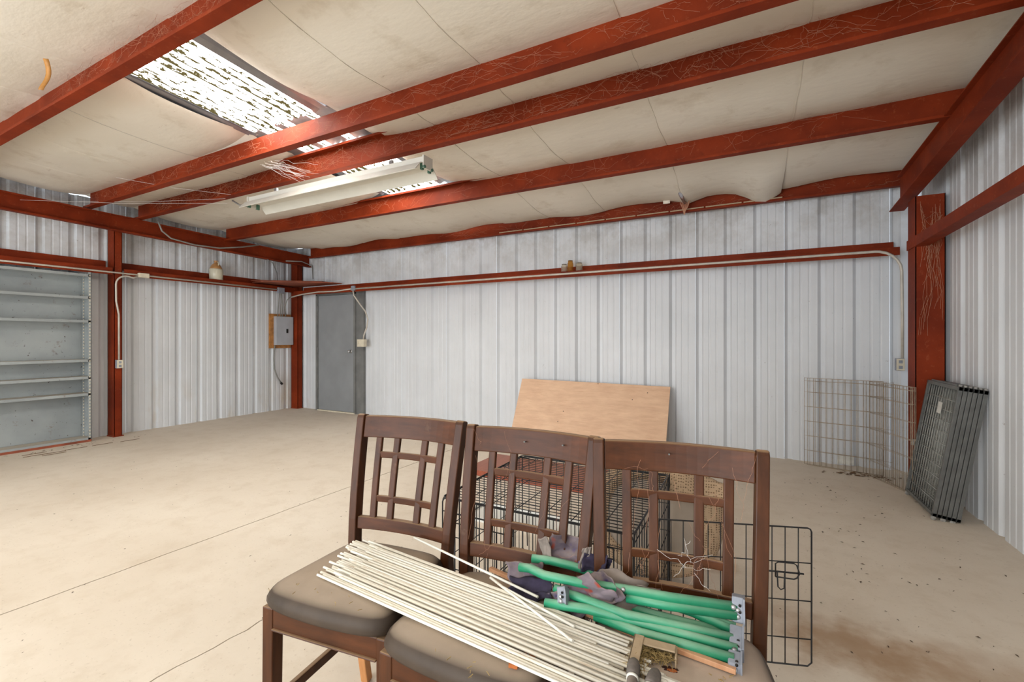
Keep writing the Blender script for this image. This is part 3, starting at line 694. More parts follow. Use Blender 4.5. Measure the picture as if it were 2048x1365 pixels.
# ------------------------------------------------------------------ counter height chairs
CS = .878                                   # scale of the chair drawing
def cz(z): return 1.3 - (1.3 - z) * CS
def cp(x, y, z): return (x * CS, y * CS, cz(z))
FLOOR_C = 1.3 - 1.3 / CS
def post_y(z):
    t = (z - .46) / (.972 - .46)
    if t >= 0: return .012 + .085 * t ** 1.35
    u = -t * (.972 - .46) / (.46 - FLOOR_C)
    return .012 + .075 * u ** 1.6
def post_x(z):
    t = (z - .46) / (.972 - .46)
    return .217 + (.022 * t if t > 0 else 0)
def back_pt(u, z, bow=.020):                # u -1..1 between the posts
    return Vector(cp(u * (post_x(z) - .018), post_y(z) + bow * (1 - u * u), z))
def chair_mesh():
    P = {}
    for s in (-1, 1):
        zs = [FLOOR_C + .002, -.05, .15, .33, .46, .55, .65, .75, .85, .92, .955, .968, .972]
        mb = MB()
        path = [cp(s * post_x(z), post_y(z), z) for z in zs]
        sec = [(.036 * CS, (.034 if z < 0 else .046) * CS) for z in zs]; sec[-1] = (.030 * CS, .026 * CS); sec[-2] = (.034 * CS, .040 * CS)
        mb.sweep(path[3:], sec[3:], (1, 0, 0)); P['rear_post%d' % s] = mb
        mb = MB(); mb.sweep(path[:4], sec[:4], (1, 0, 0)); P['rear_leg%d' % s] = mb
        mb = MB()
        zf = [FLOOR_C + .002, .1, .405]
        mb.sweep([cp(s * (.229 + .004 * (.4 - z)), -.380 - .01 * (.4 - z), z) for z in zf], [(.034 * CS, .034 * CS), (.044 * CS, .044 * CS), (.046 * CS, .046 * CS)], (1, 0, 0)); P['front_leg%d' % s] = mb
        mb = MB(); mb.box(cp(s * .222, -.175, .372), (.020 * CS, .34 * CS, .066 * CS)); P['side_apron%d' % s] = mb
        mb = MB(); mb.box(cp(s * .222, -.165, .075), (.020 * CS, .39 * CS, .036 * CS)); P['side_stretcher%d' % s] = mb
    mb = MB(); mb.box(cp(0, -.390, .372), (.416 * CS, .022 * CS, .066 * CS)); mb.box(cp(0, -.396, .338), (.416 * CS, .026 * CS, .006 * CS)); P['front_apron'] = mb
    mb = MB(); mb.box(cp(0, -.0, .372), (.40 * CS, .020 * CS, .066 * CS)); P['rear_apron'] = mb
    mb = MB(); mb.box(cp(0, -.384, -.02), (.416 * CS, .022 * CS, .04 * CS)); P['foot_rail'] = mb
    def rail(z0, z1, bow, th):
        mb = MB(); n = 14; vs = []
        for i in range(n + 1):
            u = -1 + 2 * i / n
            for z, q in ((z0, -1), (z0, 1), (z1, 1), (z1, -1)):
                p = back_pt(u, z, bow); vs.append((p.x, p.y + q * th / 2, p.z))
        fs = [(i * 4 + j, i * 4 + (j + 1) % 4, i * 4 + 4 + (j + 1) % 4, i * 4 + 4 + j) for i in range(n) for j in range(4)] + [(3, 2, 1, 0), tuple(n * 4 + j for j in range(4))]
        mb.add(vs, fs); return mb
    P['top_rail'] = rail(.878, .967, .032, .026); P['lower_rail'] = rail(.512, .560, .020, .022)
    for k, u in enumerate((-.69, -.31, .31, .69)):
        mb = MB(); zs = [.555, .66, .77, .89]
        mb.sweep([back_pt(u, z, .020 + .010 * (z - .55) / .35) for z in zs], (.029 * CS, .016 * CS), (1, 0, 0)); P['lattice_slat%d' % k] = mb
    for k, z in enumerate((.634, .808)):
        mb = MB(); mb.sweep([back_pt(-.69 + 1.38 * i / 6, z, .020 + .010 * (z - .55) / .35) for i in range(7)], (.027 * CS, .014 * CS), (0, 0, 1)); P['lattice_bar%d' % k] = mb
    # cushion
    mb = MB(); out = []
    def seat_outline(ins, n=64):
        pts = []
        for i in range(n):
            a = 2 * math.pi * i / n; c, s_ = math.cos(a), math.sin(a); e = 8.0
            r = (abs(c) ** e + abs(s_) ** e) ** (-1 / e); x, y = r * c, r * s_
            hw = .237 + .018 * (-y) - ins; Y = y * (.213 - ins)
            Y += (-.022 * (1 - x * x) if y < 0 else .012 * (1 - x * x)) * min(1, abs(y) * 1.4)
            pts.append((x * hw, -.200 + Y))
        return pts
    lev = [(.016, .410), (.003, .414), (-.003, .426), (-.002, .442), (.004, .456), (.014, .467), (.030, .476), (.055, .482), (.10, .486), (.15, .488), (.20, .4885)]
    n = 64
    for ins, z in lev: out += [cp(x, y, z) for x, y in seat_outline(ins)]
    k = len(lev)
    fs = [(i * n + j, i * n + (j + 1) % n, (i + 1) * n + (j + 1) % n, (i + 1) * n + j) for i in range(k - 1) for j in range(n)] + [tuple(range(n))[::-1], tuple((k - 1) * n + j for j in range(n))]
    mb.add(out, fs, True); P['seat'] = mb
    res = {}
    for key, m_ in P.items():
        me = m_.mesh(key.rstrip('-0123456789')); flat_recalc(me); me.materials.append(M['seat' if key == 'seat' else 'chair_rail_wood' if ('rail' in key or 'bar' in key or key.endswith('apron')) else 'chair_wood']); res[key] = me
    return res
CM = chair_mesh()
def chair(loc, rz, label):
    t = thing('counter_chair', label, 'chair', (*loc, 0), rz, 'lattice back chairs')
    for key, me in CM.items():
        nm = key.rstrip('-0123456789')
        o = obj(nm, me, None, t, bevel=0 if nm == 'seat' else .0035)
    return t
c1 = chair((-1.086, 1.208), R(7), 'brown lattice back chair nearest the left, bare seat front and white rod ends on it')
c2 = chair((-.608, 1.205), R(1.5), 'brown lattice back chair in the middle of the row of three')
c3 = chair((-.164, 1.222), R(7.6), 'brown lattice back chair on the right, torn dusty seat under green tubes')
def child(p, nm): return [o for o in p.children if o.name.split('.')[0] == nm]
for q, (x, z) in ((c2, (-.02, .925)), (c2, (.13, .93)), (c3, (-.02, .935))):   # nails left in the top rails
    mb = MB(); p = back_pt(x / .22, z, .032); mb.tube([(p.x, p.y - .010, p.z), (p.x, p.y - .026, p.z + .002)], .0018, 6); mb.tube([(p.x, p.y - .026, p.z + .002), (p.x, p.y - .0275, p.z + .002)], .0026, 8)
    obj('nail', mb, 'grey_frame', child(q, 'top_rail')[0])
# the left chair's far stretcher leg is worn pale
lg = min(child(c1, 'rear_leg'), key=lambda o: o.data.vertices[0].co.x); lg.data = lg.data.copy(); lg.data.materials[0] = M['bleached_wood']; lg['label'] = 'rear leg worn to pale orange wood'
# torn vinyl on the right hand seat: chewed hole with orange foam
sc = child(c3, 'seat')[0]; sc.data = sc.data.copy(); sc.data.materials[0] = M['seat_dusty']
def seat_local(px, py): return (c3.matrix_world.inverted() if False else (Matrix.Rotation(-R(7.6), 4, 'Z') @ Matrix.Translation((.164, -1.222, 0)))) @ Vector((px, py, 0))
def ragged(cx, cy, rx, ry, z, n, seed, mat, nm):
    random.seed(seed); q = seat_local(cx, cy); pts = []
    for i in range(n):
        a = 2 * math.pi * i / n; k = random.uniform(.6, 1.15); pts.append((q.x + rx * k * math.cos(a), q.y + ry * k * math.sin(a)))
    mb = MB(); mb.add([(x, y, z) for x, y in pts] + [(q.x + (x - q.x) * .8, q.y + (y - q.y) * .8, z + .002) for x, y in pts], [tuple(range(n, 2 * n))] + [(i, (i + 1) % n, n + (i + 1) % n, n + i) for i in range(n)])
    return obj(nm, mb, mat, sc)
ragged(-.147, 1.018, .024, .011, .5860, 26, 3, 'tear_dark', 'tear')['label'] = 'dark chewed hole in the seat vinyl'
ragged(-.143, 1.013, .011, .005, .5882, 18, 5, 'foam_orange', 'foam_patch')['label'] = 'orange foam showing in the hole'
random.seed(11)
# torn foam at the front of the middle seat
mb = MB()
for k in range(9):
    mb.box((random.uniform(.14, .175), random.uniform(-.335, -.30), .5865 + random.uniform(-.004, .003)), (.02, .014, .008), Matrix.Rotation(random.random() * 3, 3, 'Z'))
o = obj('torn_foam', mb, 'foam_orange', child(c2, 'seat')[0]); o['kind'] = 'stuff'; o['label'] = 'orange foam bursting from the torn seat edge'

# ------------------------------------------------------------------ bundle of white rods lying over the seats
random.seed(21)
ZS = cz(.488)                # top of the cushions
RODS = {}
def rod_mesh(L, r=.0037):
    if L not in RODS:
        mb = MB(); mb.tube([(0, 0, 0), (L, 0, 0)], r, 7); me = mb.mesh('white_rod'); flat_recalc(me); me.materials.append(M['rod']); RODS[L] = me
    return RODS[L]
def put_rod(x, y, z, yaw, pitch, L, label, group='white rods across the chair seats'):
    o = obj('white_rod', rod_mesh(L), None, None, (x, y, z), (0, pitch, yaw)); return tag(o, label, 'rod', group)
NB = 30
LAB_B = 'slim white rod lying flat in the dense bundle across the brown seats'
LAB_T = 'slim white rod resting on top of the flat white bundle'
for i in range(NB):
    t = i / (NB - 1)
    y0 = .925 + .232 * t; x0 = -1.132 - .086 * t + random.uniform(-.018, .022) + (.035 if i % 5 == 3 else 0)
    L = random.choice((.93, .96, .99, 1.02)) if i > 3 else 1.02
    y1 = .853 + .215 * t + random.uniform(-.003, .003)
    put_rod(x0, y0, ZS + .0045, math.atan2(y1 - y0, .93), R(-.02), L, LAB_B)
for i in range(22):
    t = (i + .5) / 22
    y0 = .932 + .222 * t; x0 = -1.12 - .08 * t + random.uniform(0, .12)
    L = random.choice((.86, .90, .93, .96))
    y1 = .860 + .205 * t + random.uniform(-.006, .006)
    put_rod(x0, y0, ZS + .0122, math.atan2(y1 - y0, .93), R(random.uniform(-.05, .05)), L, LAB_T)
def rod_between(a, b, label):
    a = Vector(a); d = Vector(b) - a; L = round(d.length, 2)
    return put_rod(a.x, a.y, a.z, math.atan2(d.y, d.x), -math.asin(d.z / d.length), L, label)
rod_between((-1.015, 1.213, ZS + .030), (-.50, 1.100, ZS + .021), 'loose white rod sticking out past the left chair back towards the bundle')
rod_between((-.66, 1.125, ZS + .021), (-.352, .975, ZS + .021), 'loose white rod slanting across the top of the bundle')
rod_between((-.60, 1.095, ZS + .022), (-.368, 1.028, ZS + .020), 'short loose white rod on the bundle beside the slanting rod')
# wooden strip behind the rods
mb = MB(); a = Vector((-.70, 1.192, ZS + .007)); b = Vector((-.268, 1.088, ZS + .010)); c_ = Vector((-.022, 1.066, ZS + .008))
mb.sweep([a, b, c_], (.013, .011), (0, 1, 0)); tag(obj('wood_strip', mb, 'strip_wood', bevel=.001), 'thin tan wooden strip between the white rods and the green tubes', 'wood strip')

# ------------------------------------------------------------------ folded green frame with faded fabric
g = thing('folded_camp_chair', 'folded green tube camp chair with grey brackets and faded purple fabric', 'camp chair', (-.25, 1.14, ZS))
G0 = Vector((-.25, 1.14, ZS)); DZ = ZS - .578
def gl(pts): return [Vector(p) - G0 + Vector((0, 0, DZ)) for p in pts]
TU = {'A': [(-.553, 1.18, .655), (-.502, 1.193, .655), (-.445, 1.203, .65), (-.372, 1.214, .64), (-.25, 1.210, .63), (-.127, 1.188, .62), (-.036, 1.168, .61)],
      'G': [(-.298, 1.187, .627), (-.19, 1.186, .622), (-.025, 1.179, .614)],
      'B': [(-.568, 1.132, .648), (-.536, 1.132, .652), (-.486, 1.117, .652), (-.389, 1.126, .652), (-.273, 1.15, .652), (-.17, 1.165, .652), (-.024, 1.200, .65)],
      'b': [(-.273, 1.146, .634), (-.17, 1.160, .634), (-.024, 1.194, .634)],
      'C': [(-.458, 1.123, .62), (-.424, 1.119, .62), (-.343, 1.107, .62), (-.262, 1.101, .617), (-.152, 1.121, .612), (-.030, 1.142, .607)],
      'D': [(-.47, 1.085, .598), (-.40, 1.09, .605), (-.355, 1.094, .609), (-.289, 1.098, .607), (-.228, 1.104, .605), (-.129, 1.112, .602), (-.020, 1.118, .60)],
      'E': [(-.295, 1.158, .605), (-.202, 1.159, .602), (-.05, 1.168, .599)],
      'F': [(-.34, 1.098, .594), (-.223, 1.084, .594), (-.126, 1.089, .594), (-.026, 1.090, .594)]}
for k, pts in TU.items():
    mb = MB(); mb.tube(gl(pts), .0118 if k != 'G' else .0095, 14); t_ = obj('tube', mb, 'green', g)
    if k in 'BD':
        for q in (4 if k == 'B' else 6, -1):
            p = gl([pts[q]])[0]; mb = MB(); mb.lathe([(.006, 0), (.0055, .003), (.002, .0045)], (p.x - .006, p.y - .0113, p.z + .004), 10, Matrix.Rotation(R(75), 3, 'X')); obj('rivet', mb, 'steel', t_)
def bracket(pts, w, th, label):
    p = gl(pts); mb = MB(); mb.sweep(p, (w, th), (1, 0, 0)); q = [v + Vector((-.014, 0, 0)) for v in p]
    mb2 = MB(); mb2.sweep([v + Vector((w * .5, -.002, 0)) for v in p], (.004, th * 1.35), (1, 0, 0))
    o = obj('bracket', mb, 'grey_plastic', g, bevel=.003); obj('bracket_flange', mb2, 'grey_plastic', o, bevel=.001)
    for k in range(2):
        c = p[0].lerp(p[-1], .45 + .25 * k); mb = MB(); mb.lathe([(.0032, -.001), (.0032, .0006)], (c.x + .004, c.y - th * .5 - .001, c.z + .012), 10, Matrix.Rotation(R(80), 3, 'X')); obj('bolt_hole', mb, 'dark', o)
        mb = MB(); mb.lathe([(.0055, 0), (.005, .003), (.002, .004)], (c.x, c.y - th * .5, c.z), 10, Matrix.Rotation(R(80), 3, 'X')); obj('rivet', mb, 'steel', o)
bracket([(-.021, 1.210, .674), (-.020, 1.198, .618)], .026, .030, '')
bracket([(-.023, 1.172, .611), (-.023, 1.145, .602), (-.023, 1.114, .591)], .028, .034, '')
bracket([(-.025, 1.107, .592), (-.025, 1.072, .583)], .026, .030, '')
bracket([(-.430, 1.105, .642), (-.425, 1.098, .628), (-.420, 1.085, .610)], .024, .028, '')
# crumpled fabric pieces
def cloth(nm, base, du, dv, curl, amp, seed, mat='fabric', nx=16, ny=14, label=None):
    b_ = Vector(base) - G0 + Vector((0, 0, DZ)); du = Vector(du) * 1.25; dv = Vector(dv) * 1.3; amp *= 1.15; nn = du.cross(dv).normalized()
    def fn(u, v):
        p = b_ + du * u + dv * v + nn * (curl * math.sin(math.pi * u) * (0.6 + .4 * v))
        k = noise.noise_vector(Vector((u * 3.2 + seed, v * 3.2, seed * 1.7))); k2 = noise.noise_vector(Vector((u * 7 + seed, v * 7, seed)))
        return p + k * amp + k2 * amp * .35
    mb = MB(); mb.grid(nx, ny, fn); o = obj(nm, mb, mat, g, solid=.0022, label=label); return o
cloth('fabric_panel', (-.625, 1.150, .645), (.085, .02, .006), (.03, -.028, -.050), .016, .008, 1)
cloth('fabric_panel', (-.600, 1.140, .612), (.10, .0, .020), (.015, -.035, -.022), .020, .010, 2, 'fabric_dark')
cloth('fabric_panel', (-.525, 1.195, .640), (-.012, -.002, .055), (.022, -.003, .012), .010, .004, 3, 'fabric_grey')
cloth('fabric_panel', (-.520, 1.195, .655), (.085, .008, -.006), (.010, .020, .052), -.034, .007, 4)
cloth('fabric_panel', (-.475, 1.100, .612), (.085, .012, .058), (.072, -.010, -.022), .026, .010, 5)
cloth('fabric_panel', (-.410, 1.165, .650), (.055, .008, .022), (.055, -.045, -.018), .022, .007, 6)
cloth('fabric_panel', (-.405, 1.180, .655), (.05, .012, .0), (.004, .012, .034), -.018, .006, 7, 'fabric_dark')
cloth('fabric_panel', (-.425, 1.110, .600), (.125, .028, .0), (.055, .035, .040), .012, .014, 8, 'fabric_grey')
cloth('fabric_panel', (-.375, 1.165, .612), (.100, .0, -.010), (.015, .030, .040), .018, .008, 9, 'fabric_grey')
cloth('fabric_panel', (-.420, 1.195, .648), (.014, .0, .050), (.016, .004, .004), .006, .004, 12, 'fabric_grey')
cloth('fabric_panel', (-.380, 1.205, .645), (.012, .004, .032), (.030, .004, .002), .010, .004, 13, 'fabric_dark')

# ------------------------------------------------------------------ torn cardboard nest and two capped tube ends
nb = thing('torn_box_corner', 'torn tan cardboard corner full of dry fibres at the rod ends', 'cardboard', (-.19, 1.03, ZS), R(4))
mb = MB(); mb.b2((-.035, .022, .002), (.050, .026, .030)); mb.b2((-.035, .0, .026), (.050, .026, .030)); obj('cardboard_wall', mb, 'cardboard', nb, bevel=.0015)
mb = MB(); mb.b2((-.040, -.075, .002), (-.036, .026, .032)); mb.b2((-.040, -.075, .028), (-.018, .026, .032)); obj('cardboard_wall', mb, 'cardboard', nb, bevel=.0015)
mb = MB(); mb.b2((.050, -.01, .001), (.053, .028, .026)); obj('cardboard_flap', mb, 'cardboard', nb)
random.seed(5); mb = MB()
for k in range(420):
    if random.random() < .55: c = Vector((random.uniform(-.035, .046), random.gauss(.004, .012), random.uniform(.002, .020)))
    else: c = Vector((random.gauss(-.022, .010), random.uniform(-.07, .015), random.uniform(.002, .022)))
    d = Vector((random.gauss(0, 1), random.gauss(0, 1), random.gauss(0, .5))).normalized() * random.uniform(.006, .020)
    mb.tube([c - d, c + Vector((0, 0, .003)), c + d], .0006, 3, False)
o = obj('dry_fibres', mb, 'straw', nb, recalc=False); o['kind'] = 'stuff'
for (x, y, tilt, lab) in ((-.212, .955, 8, 'short tube with grey rubber cap lying on the white rod ends, left of two'), (-.168, .945, -6, 'short tube with grey rubber cap standing beside the torn cardboard, right of two')):
    t_ = thing('capped_tube', lab, 'tube', (x, y, ZS + .012), R(tilt))
    mb = MB(); mb.tube([(0, -.10, -.0), (0, -.014, .012)], .0105, 14); obj('tube', mb, 'fabric_grey', t_)
    mb = MB(); mb.lathe([(.012, -.004), (.0135, 0), (.0135, .022), (.011, .032), (.006, .038), (.001, .040)], (0, -.022, .011), 16, Matrix.Rotation(R(-82), 3, 'X')); obj('rubber_cap', mb, 'rubber', t_)
    mb = MB(); mb.lathe([(.0115, 0), (.0125, .001), (.0125, .005), (.0115, .006)], (0, -.034, .0095), 16, Matrix.Rotation(R(-82), 3, 'X')); obj('ring', mb, 'tag_white', t_)

# ------------------------------------------------------------------ black wire dog crate behind the chairs
cr = thing('wire_crate', 'black folding wire dog crate behind the chairs with its side door swung open', 'dog crate', (-.7825, 2.03, 0))
HX, HY, HZ = .42, .40, .598
def wire_panel(nm, o, u, v, W_, H_, us, vs, r=.0022, fr=.0032, par=cr):
    o, u, v = Vector(o), Vector(u), Vector(v); mb = MB()
    def P(a, b): return o + u * a + v * b
    for a in us: mb.tube([P(a, 0), P(a, H_)], r, 5)
    for b in vs: mb.tube([P(0, b), P(W_, b)], r, 5)
    c = .018
    mb.tube([P(c, 0), P(W_ - c, 0), P(W_ - c * .3, c * .3), P(W_, c), P(W_, H_ - c), P(W_ - c * .3, H_ - c * .3), P(W_ - c, H_), P(c, H_), P(c * .3, H_ - c * .3), P(0, H_ - c), P(0, c), P(c * .3, c * .3), P(c, 0)], fr, 6)
    return obj(nm, mb, 'black_wire', par)
def steps(W_, s): n = max(1, round(W_ / s)); return [W_ * i / n for i in range(1, n)]
fp = wire_panel('front_panel', (-HX, -HY, .03), (1, 0, 0), (0, 0, 1), 2 * HX, HZ - .035, steps(2 * HX, .045), [.12, .26, .40, .505])
mb = MB()
for x0, x1 in ((-.35, -.06), (.06, .35)):
    for z in (.535, .495, .07): mb.tube([(x0, -HY - .006, z), (x1, -HY - .006, z)], .0026, 5)
    for x in (x0, x1): mb.tube([(x, -HY - .006, .07), (x, -HY - .006, .535)], .0030, 5)
    for k in range(1, 7): x = x0 + (x1 - x0) * k / 7; mb.tube([(x, -HY - .006, .07), (x, -HY - .006, .495 if k % 2 else .535)], .0022, 5)
obj('front_door', mb, 'black_wire', fp)
wire_panel('back_panel', (-HX, HY, .03), (1, 0, 0), (0, 0, 1), 2 * HX, HZ - .035, steps(2 * HX, .045), [.14, .28, .42])
wire_panel('side_panel', (-HX, -HY, .03), (0, 1, 0), (0, 0, 1), 2 * HY, HZ - .035, steps(2 * HY, .045), [.14, .28, .42])
wire_panel('side_panel', (HX, -HY + .01, .03), (0, 1, 0), (0, 0, 1), 2 * HY - .01, HZ - .035, [.045, .09, .135, .18, .58, .625, .67, .715, .76, .80, .82, .835], [.14, .28, .42, .53])
tp = wire_panel('top_panel', (-HX, -HY, HZ), (1, 0, 0), (0, 1, 0), 2 * HX, 2 * HY, steps(2 * HX, .115), steps(2 * HY, .030), .0019)
wire_panel('bottom_panel', (-HX, -HY, .012), (1, 0, 0), (0, 1, 0), 2 * HX, 2 * HY, steps(2 * HX, .14), steps(2 * HY, .06), .0019)
mb = MB(); mb.tube([(-.30, .10, HZ + .004), (-.365, .10, HZ + .010), (-.385, .12, HZ + .012), (-.385, .30, HZ + .012), (-.365, .32, HZ + .010), (-.30, .32, HZ + .004)], .003, 6); obj('carry_handle', mb, 'black_wire', cr)
for x in (-.28, .0, .30):
    mb = MB(); mb.tube([(x, -HY - .004, .47), (x, -HY - .010, .59), (x + .004, -HY + .002, .612), (x + .01, -HY + .008, .60)], .0022, 5); obj('hook', mb, 'black_wire', cr)
mb = MB(); mb.tube([(-HX - .004, -.2, .40)] + [(-HX - .006, -.2 + .03 * math.cos(R(a)), .43 + .03 * math.sin(R(a))) for a in range(-90, 271, 40)], .0025, 5); obj('latch_loop', mb, 'black_wire', cr)
# swung side door, hinged on the right side panel
dr = empty('side_door', (HX + .004, -.183, .055), R(18.7)); dr.parent = cr
DW, DH = .605, .525
mb = MB()
c = .014
mb.tube([(0, 0, 0), (DW - c, 0, 0), (DW, 0, c), (DW, 0, DH - c), (DW - c * .3, 0, DH - c * .3), (DW - c, 0, DH), (c, 0, DH), (0, 0, DH - c), (0, 0, 0)], .0030, 6)
for k in range(1, 13): mb.tube([(DW * k / 13, 0, 0), (DW * k / 13, 0, DH)], .0021, 5)
for z in (.10, .245, .39): mb.tube([(0, .003, z), (DW, .003, z)], .0023, 5)
obj('door_wires', mb, 'black_wire', dr)
mb = MB()
mb.tube([(DW - .155, -.006, .355), (DW - .030, -.006, .352)], .0035, 6)
mb.tube([(DW - .13, -.008, .335), (DW - .13, -.008, .385), (DW - .12, -.008, .392), (DW - .065, -.008, .390), (DW - .055, -.008, .383), (DW - .045, -.008, .352), (DW - .055, -.008, .335), (DW - .065, -.008, .330), (DW - .13, -.008, .335)], .0026, 6)
mb.tube([(DW - .125, -.010, .355), (DW - .122, -.010, .298), (DW - .112, -.010, .288), (DW - .100, -.010, .294), (DW - .098, -.010, .355)], .0026, 6)
obj('slide_latch', mb, 'black_wire', dr)
# pale tray behind the crate
tr = thing('crate_tray', 'pale plastic crate tray lying on the floor behind the wire crate', 'tray', (-1.40, 2.86, .0))
mb = MB(); mb.b2((-.43, -.14, 0), (.43, .14, .004)); obj('tray_floor', mb, 'tray', tr)
for a, b in (((-.43, -.14, .004), (.43, -.132, .03)), ((-.43, .132, .004), (.43, .14, .03)), ((-.43, -.14, .004), (-.422, .14, .03)), ((.422, -.14, .004), (.43, .14, .03))):
    mb = MB(); mb.b2(a, b); obj('tray_rim', mb, 'tray', tr)

# ------------------------------------------------------------------ round pet bed standing on edge behind the crate
bd = thing('pet_bed', 'tan mesh bolster pet bed with taupe centre standing on edge behind the crate', 'pet bed', (-.455, 2.565, .31), R(3))
bt = R(-9)
def oval(a, rx, rz, e=2.6):
    c_, s_ = math.cos(a), math.sin(a); k = (abs(c_) ** e + abs(s_) ** e) ** (-1 / e); return rx * k * c_, rz * k * s_
mb = MB(); n = 44; m = 12; V = []
for i in range(n):
    a = 2 * math.pi * i / n; x, z = oval(a, .280, .245); nx_, nz_ = math.cos(a), math.sin(a)
    rr_ = .054 + .008 * math.sin(3 * a + 1) + .01 * noise.noise(Vector((math.cos(a) * 3, math.sin(a) * 3, 0)))
    fold = .05 * max(0, math.cos(a - R(55))) ** 6
    for j in range(m):
        b = 2 * math.pi * j / m
        V.append((x + nx_ * (rr_ * math.cos(b) + fold), rr_ * 1.15 * math.sin(b) - fold * .8, z + nz_ * rr_ * math.cos(b)))
V = [Matrix.Rotation(bt, 3, 'X') @ Vector(v) for v in V]
mb.add(V, [(i * m + j, i * m + (j + 1) % m, ((i + 1) % n) * m + (j + 1) % m, ((i + 1) % n) * m + j) for i in range(n) for j in range(m)], True)
obj('bolster', mb, 'bedmesh', bd)
mb = MB(); V = []; K = 9
for k in range(K + 1):
    for i in range(n):
        a = 2 * math.pi * i / n; x, z = oval(a, .255, .218); f_ = k / K
        V.append(Matrix.Rotation(bt, 3, 'X') @ Vector((x * f_, -.030 - .018 * (1 - f_ ** 4) - .008 * abs(math.sin(x * f_ * 14)), z * f_)))
mb.add(V, [(k * n + i, k * n + (i + 1) % n, (k + 1) * n + (i + 1) % n, (k + 1) * n + i) for k in range(K) for i in range(n)], True)
obj('cushion_panel', mb, 'bed_taupe', bd, solid=.01)
def mk_flap(u, v):
    x = .09 + .27 * u; z = .19 + .11 * math.sin(v * 2.4) * (1 - .25 * u) - .03 * u; y = -.115 + .13 * v - .02 * math.sin(u * 7)
    k = noise.noise_vector(Vector((u * 3, v * 3, 5))) * .02
    return Vector((x, y, z)) + k
mb = MB(); mb.grid(16, 10, mk_flap); obj('folded_cover', mb, 'bedmesh', bd, solid=.006)

# ------------------------------------------------------------------ plywood sheet and brown board
mb = MB(); mb.box((0, 0, 0), (1.95, .012, .785)); p = obj('plywood_sheet', mb, 'ply', None, (-1.79, 5.42, .384), (R(-25), 0, R(1.2)))
p.rotation_euler = (R(-26), R(.6), R(.5)); tag(p, 'tan plywood sheet leaning against the ribbed back wall', 'plywood')
for (x, z) in ((.72, .30), (-.30, -.02), (.1, .38), (-.35, -.16), (.55, .2)):
    mb = MB(); mb.tube([(x, -.0062, z), (x, -.0072, z)], .006, 8); obj('nail_hole', mb, 'dark', p)
mb = MB(); mb.box((0, 0, 0), (1.35, .62, .05)); p = obj('brown_panel', mb, 'brown_board', None, (-1.74, 3.93, .026), (0, 0, R(-1)), bevel=.003)
tag(p, 'flat reddish brown panel lying on the floor beyond the wire crate', 'panel')

# ------------------------------------------------------------------ rusty exercise pen against the back wall
pen = thing('exercise_pen', 'rusty folding wire exercise pen standing against back wall and corner column', 'wire pen', (.9, 5.4, 0))
def pen_panel(a, b, h=.895, r=.0016):
    a = Vector((*a, 0)) - Vector((.9, 5.4, 0)); b = Vector((*b, 0)) - Vector((.9, 5.4, 0)); d = b - a; W_ = d.length; d.normalize(); mb = MB()
    def P(u, z): return a + d * u + Vector((0, 0, z))
    mb.tube([P(0, .004), P(W_, .004), P(W_, h), P(0, h), P(0, .004)], .0026, 6)
    n = round(W_ / .05)
    for i in range(1, n): mb.tube([P(W_ * i / n, 0.004), P(W_ * i / n, h)], r, 5)
    for z in (.15, .30, .45, .60, .75, .865): mb.tube([P(0, z), P(W_, z)], r, 5)
    return obj('pen_panel', mb, 'rusty_wire', pen)
pen_panel((.520, 5.55), (1.135, 5.40)); pen_panel((1.135, 5.395), (.545, 5.515)); pen_panel((.60, 5.505), (1.195, 5.335))
pen_panel((1.01, 5.41), (1.235, 4.86)); pen_panel((1.225, 4.86), (1.08, 5.37)); pen_panel((1.21, 4.845), (1.02, 5.34))
mb = MB(); mb.b2((-.11, .055, .06), (.02, .058, .14)); obj('tag_plate', mb, 'tag_white', pen)

# ------------------------------------------------------------------ stack of grey kennel panels leaning on the right wall
st = thing('kennel_panel_stack', 'stack of folded grey kennel panels leaning against the right wall', 'kennel', (1.165, 4.565, .02), 0)
lean = math.atan2(.147, .95)
MT = Matrix.Rotation(lean, 3, 'Y')
SW, SH = .315, .955
def kp(x, y, z): return MT @ Vector((x, y, z))
for k in range(6):
    x = .014 + k * .0262
    fr = MB(); 
    for (y0, y1, z0, z1) in ((-SW, -SW + .022, .01, SH), (SW - .022, SW, .01, SH), (-SW, SW, .01, .034), (-SW, SW, SH - .028, SH)):
        fr.box(kp(x, (y0 + y1) / 2, (z0 + z1) / 2), (.0225, y1 - y0, z1 - z0), MT)
    pnl = obj('kennel_panel', fr, 'grey_frame', st, bevel=.002)
    wr = MB()
    for i in range(1, 13): y = -SW + 2 * SW * i / 13; wr.tube([kp(x, y, .03), kp(x, y, SH - .02)], .0022, 5)
    for i in range(1, 11): z = .03 + (SH - .06) * i / 11; wr.tube([kp(x - .003, -SW + .01, z), kp(x - .003, SW - .01, z)], .0022, 5)
    obj('wire_grid', wr, 'grey_wire', pnl)
    for y in (-SW + .02, SW - .02):
        if k % 2 == 0:
            mb = MB(); mb.lathe([(.012, -.008), (.017, -.004), (.017, .004), (.012, .008)], kp(x, y - .012, -.006) + Vector((0, 0, .004)), 12, Matrix.Rotation(R(90), 3, 'X')); obj('caster', mb, 'caster', pnl)
    mb = MB(); mb.tube([kp(x, -SW + .018, SH), kp(x, -SW + .018, SH + .014)], .010, 8); obj('hinge_cap', mb, 'caster', pnl)
mb = MB(); mb.box(kp(-.001, -.06, .77), (.002, .075, .085), MT); obj('paper_tag', mb, 'tag_white', st)
mb = MB(); mb.box(kp(.08, .0, SH + .006), (.14, .5, .010), MT); obj('top_bar', mb, 'grey_frame', st)
mb = MB(); mb.box(kp(-.004, SW + .006, .42), (.02, .02, .05), MT); obj('latch', mb, 'caster', st)

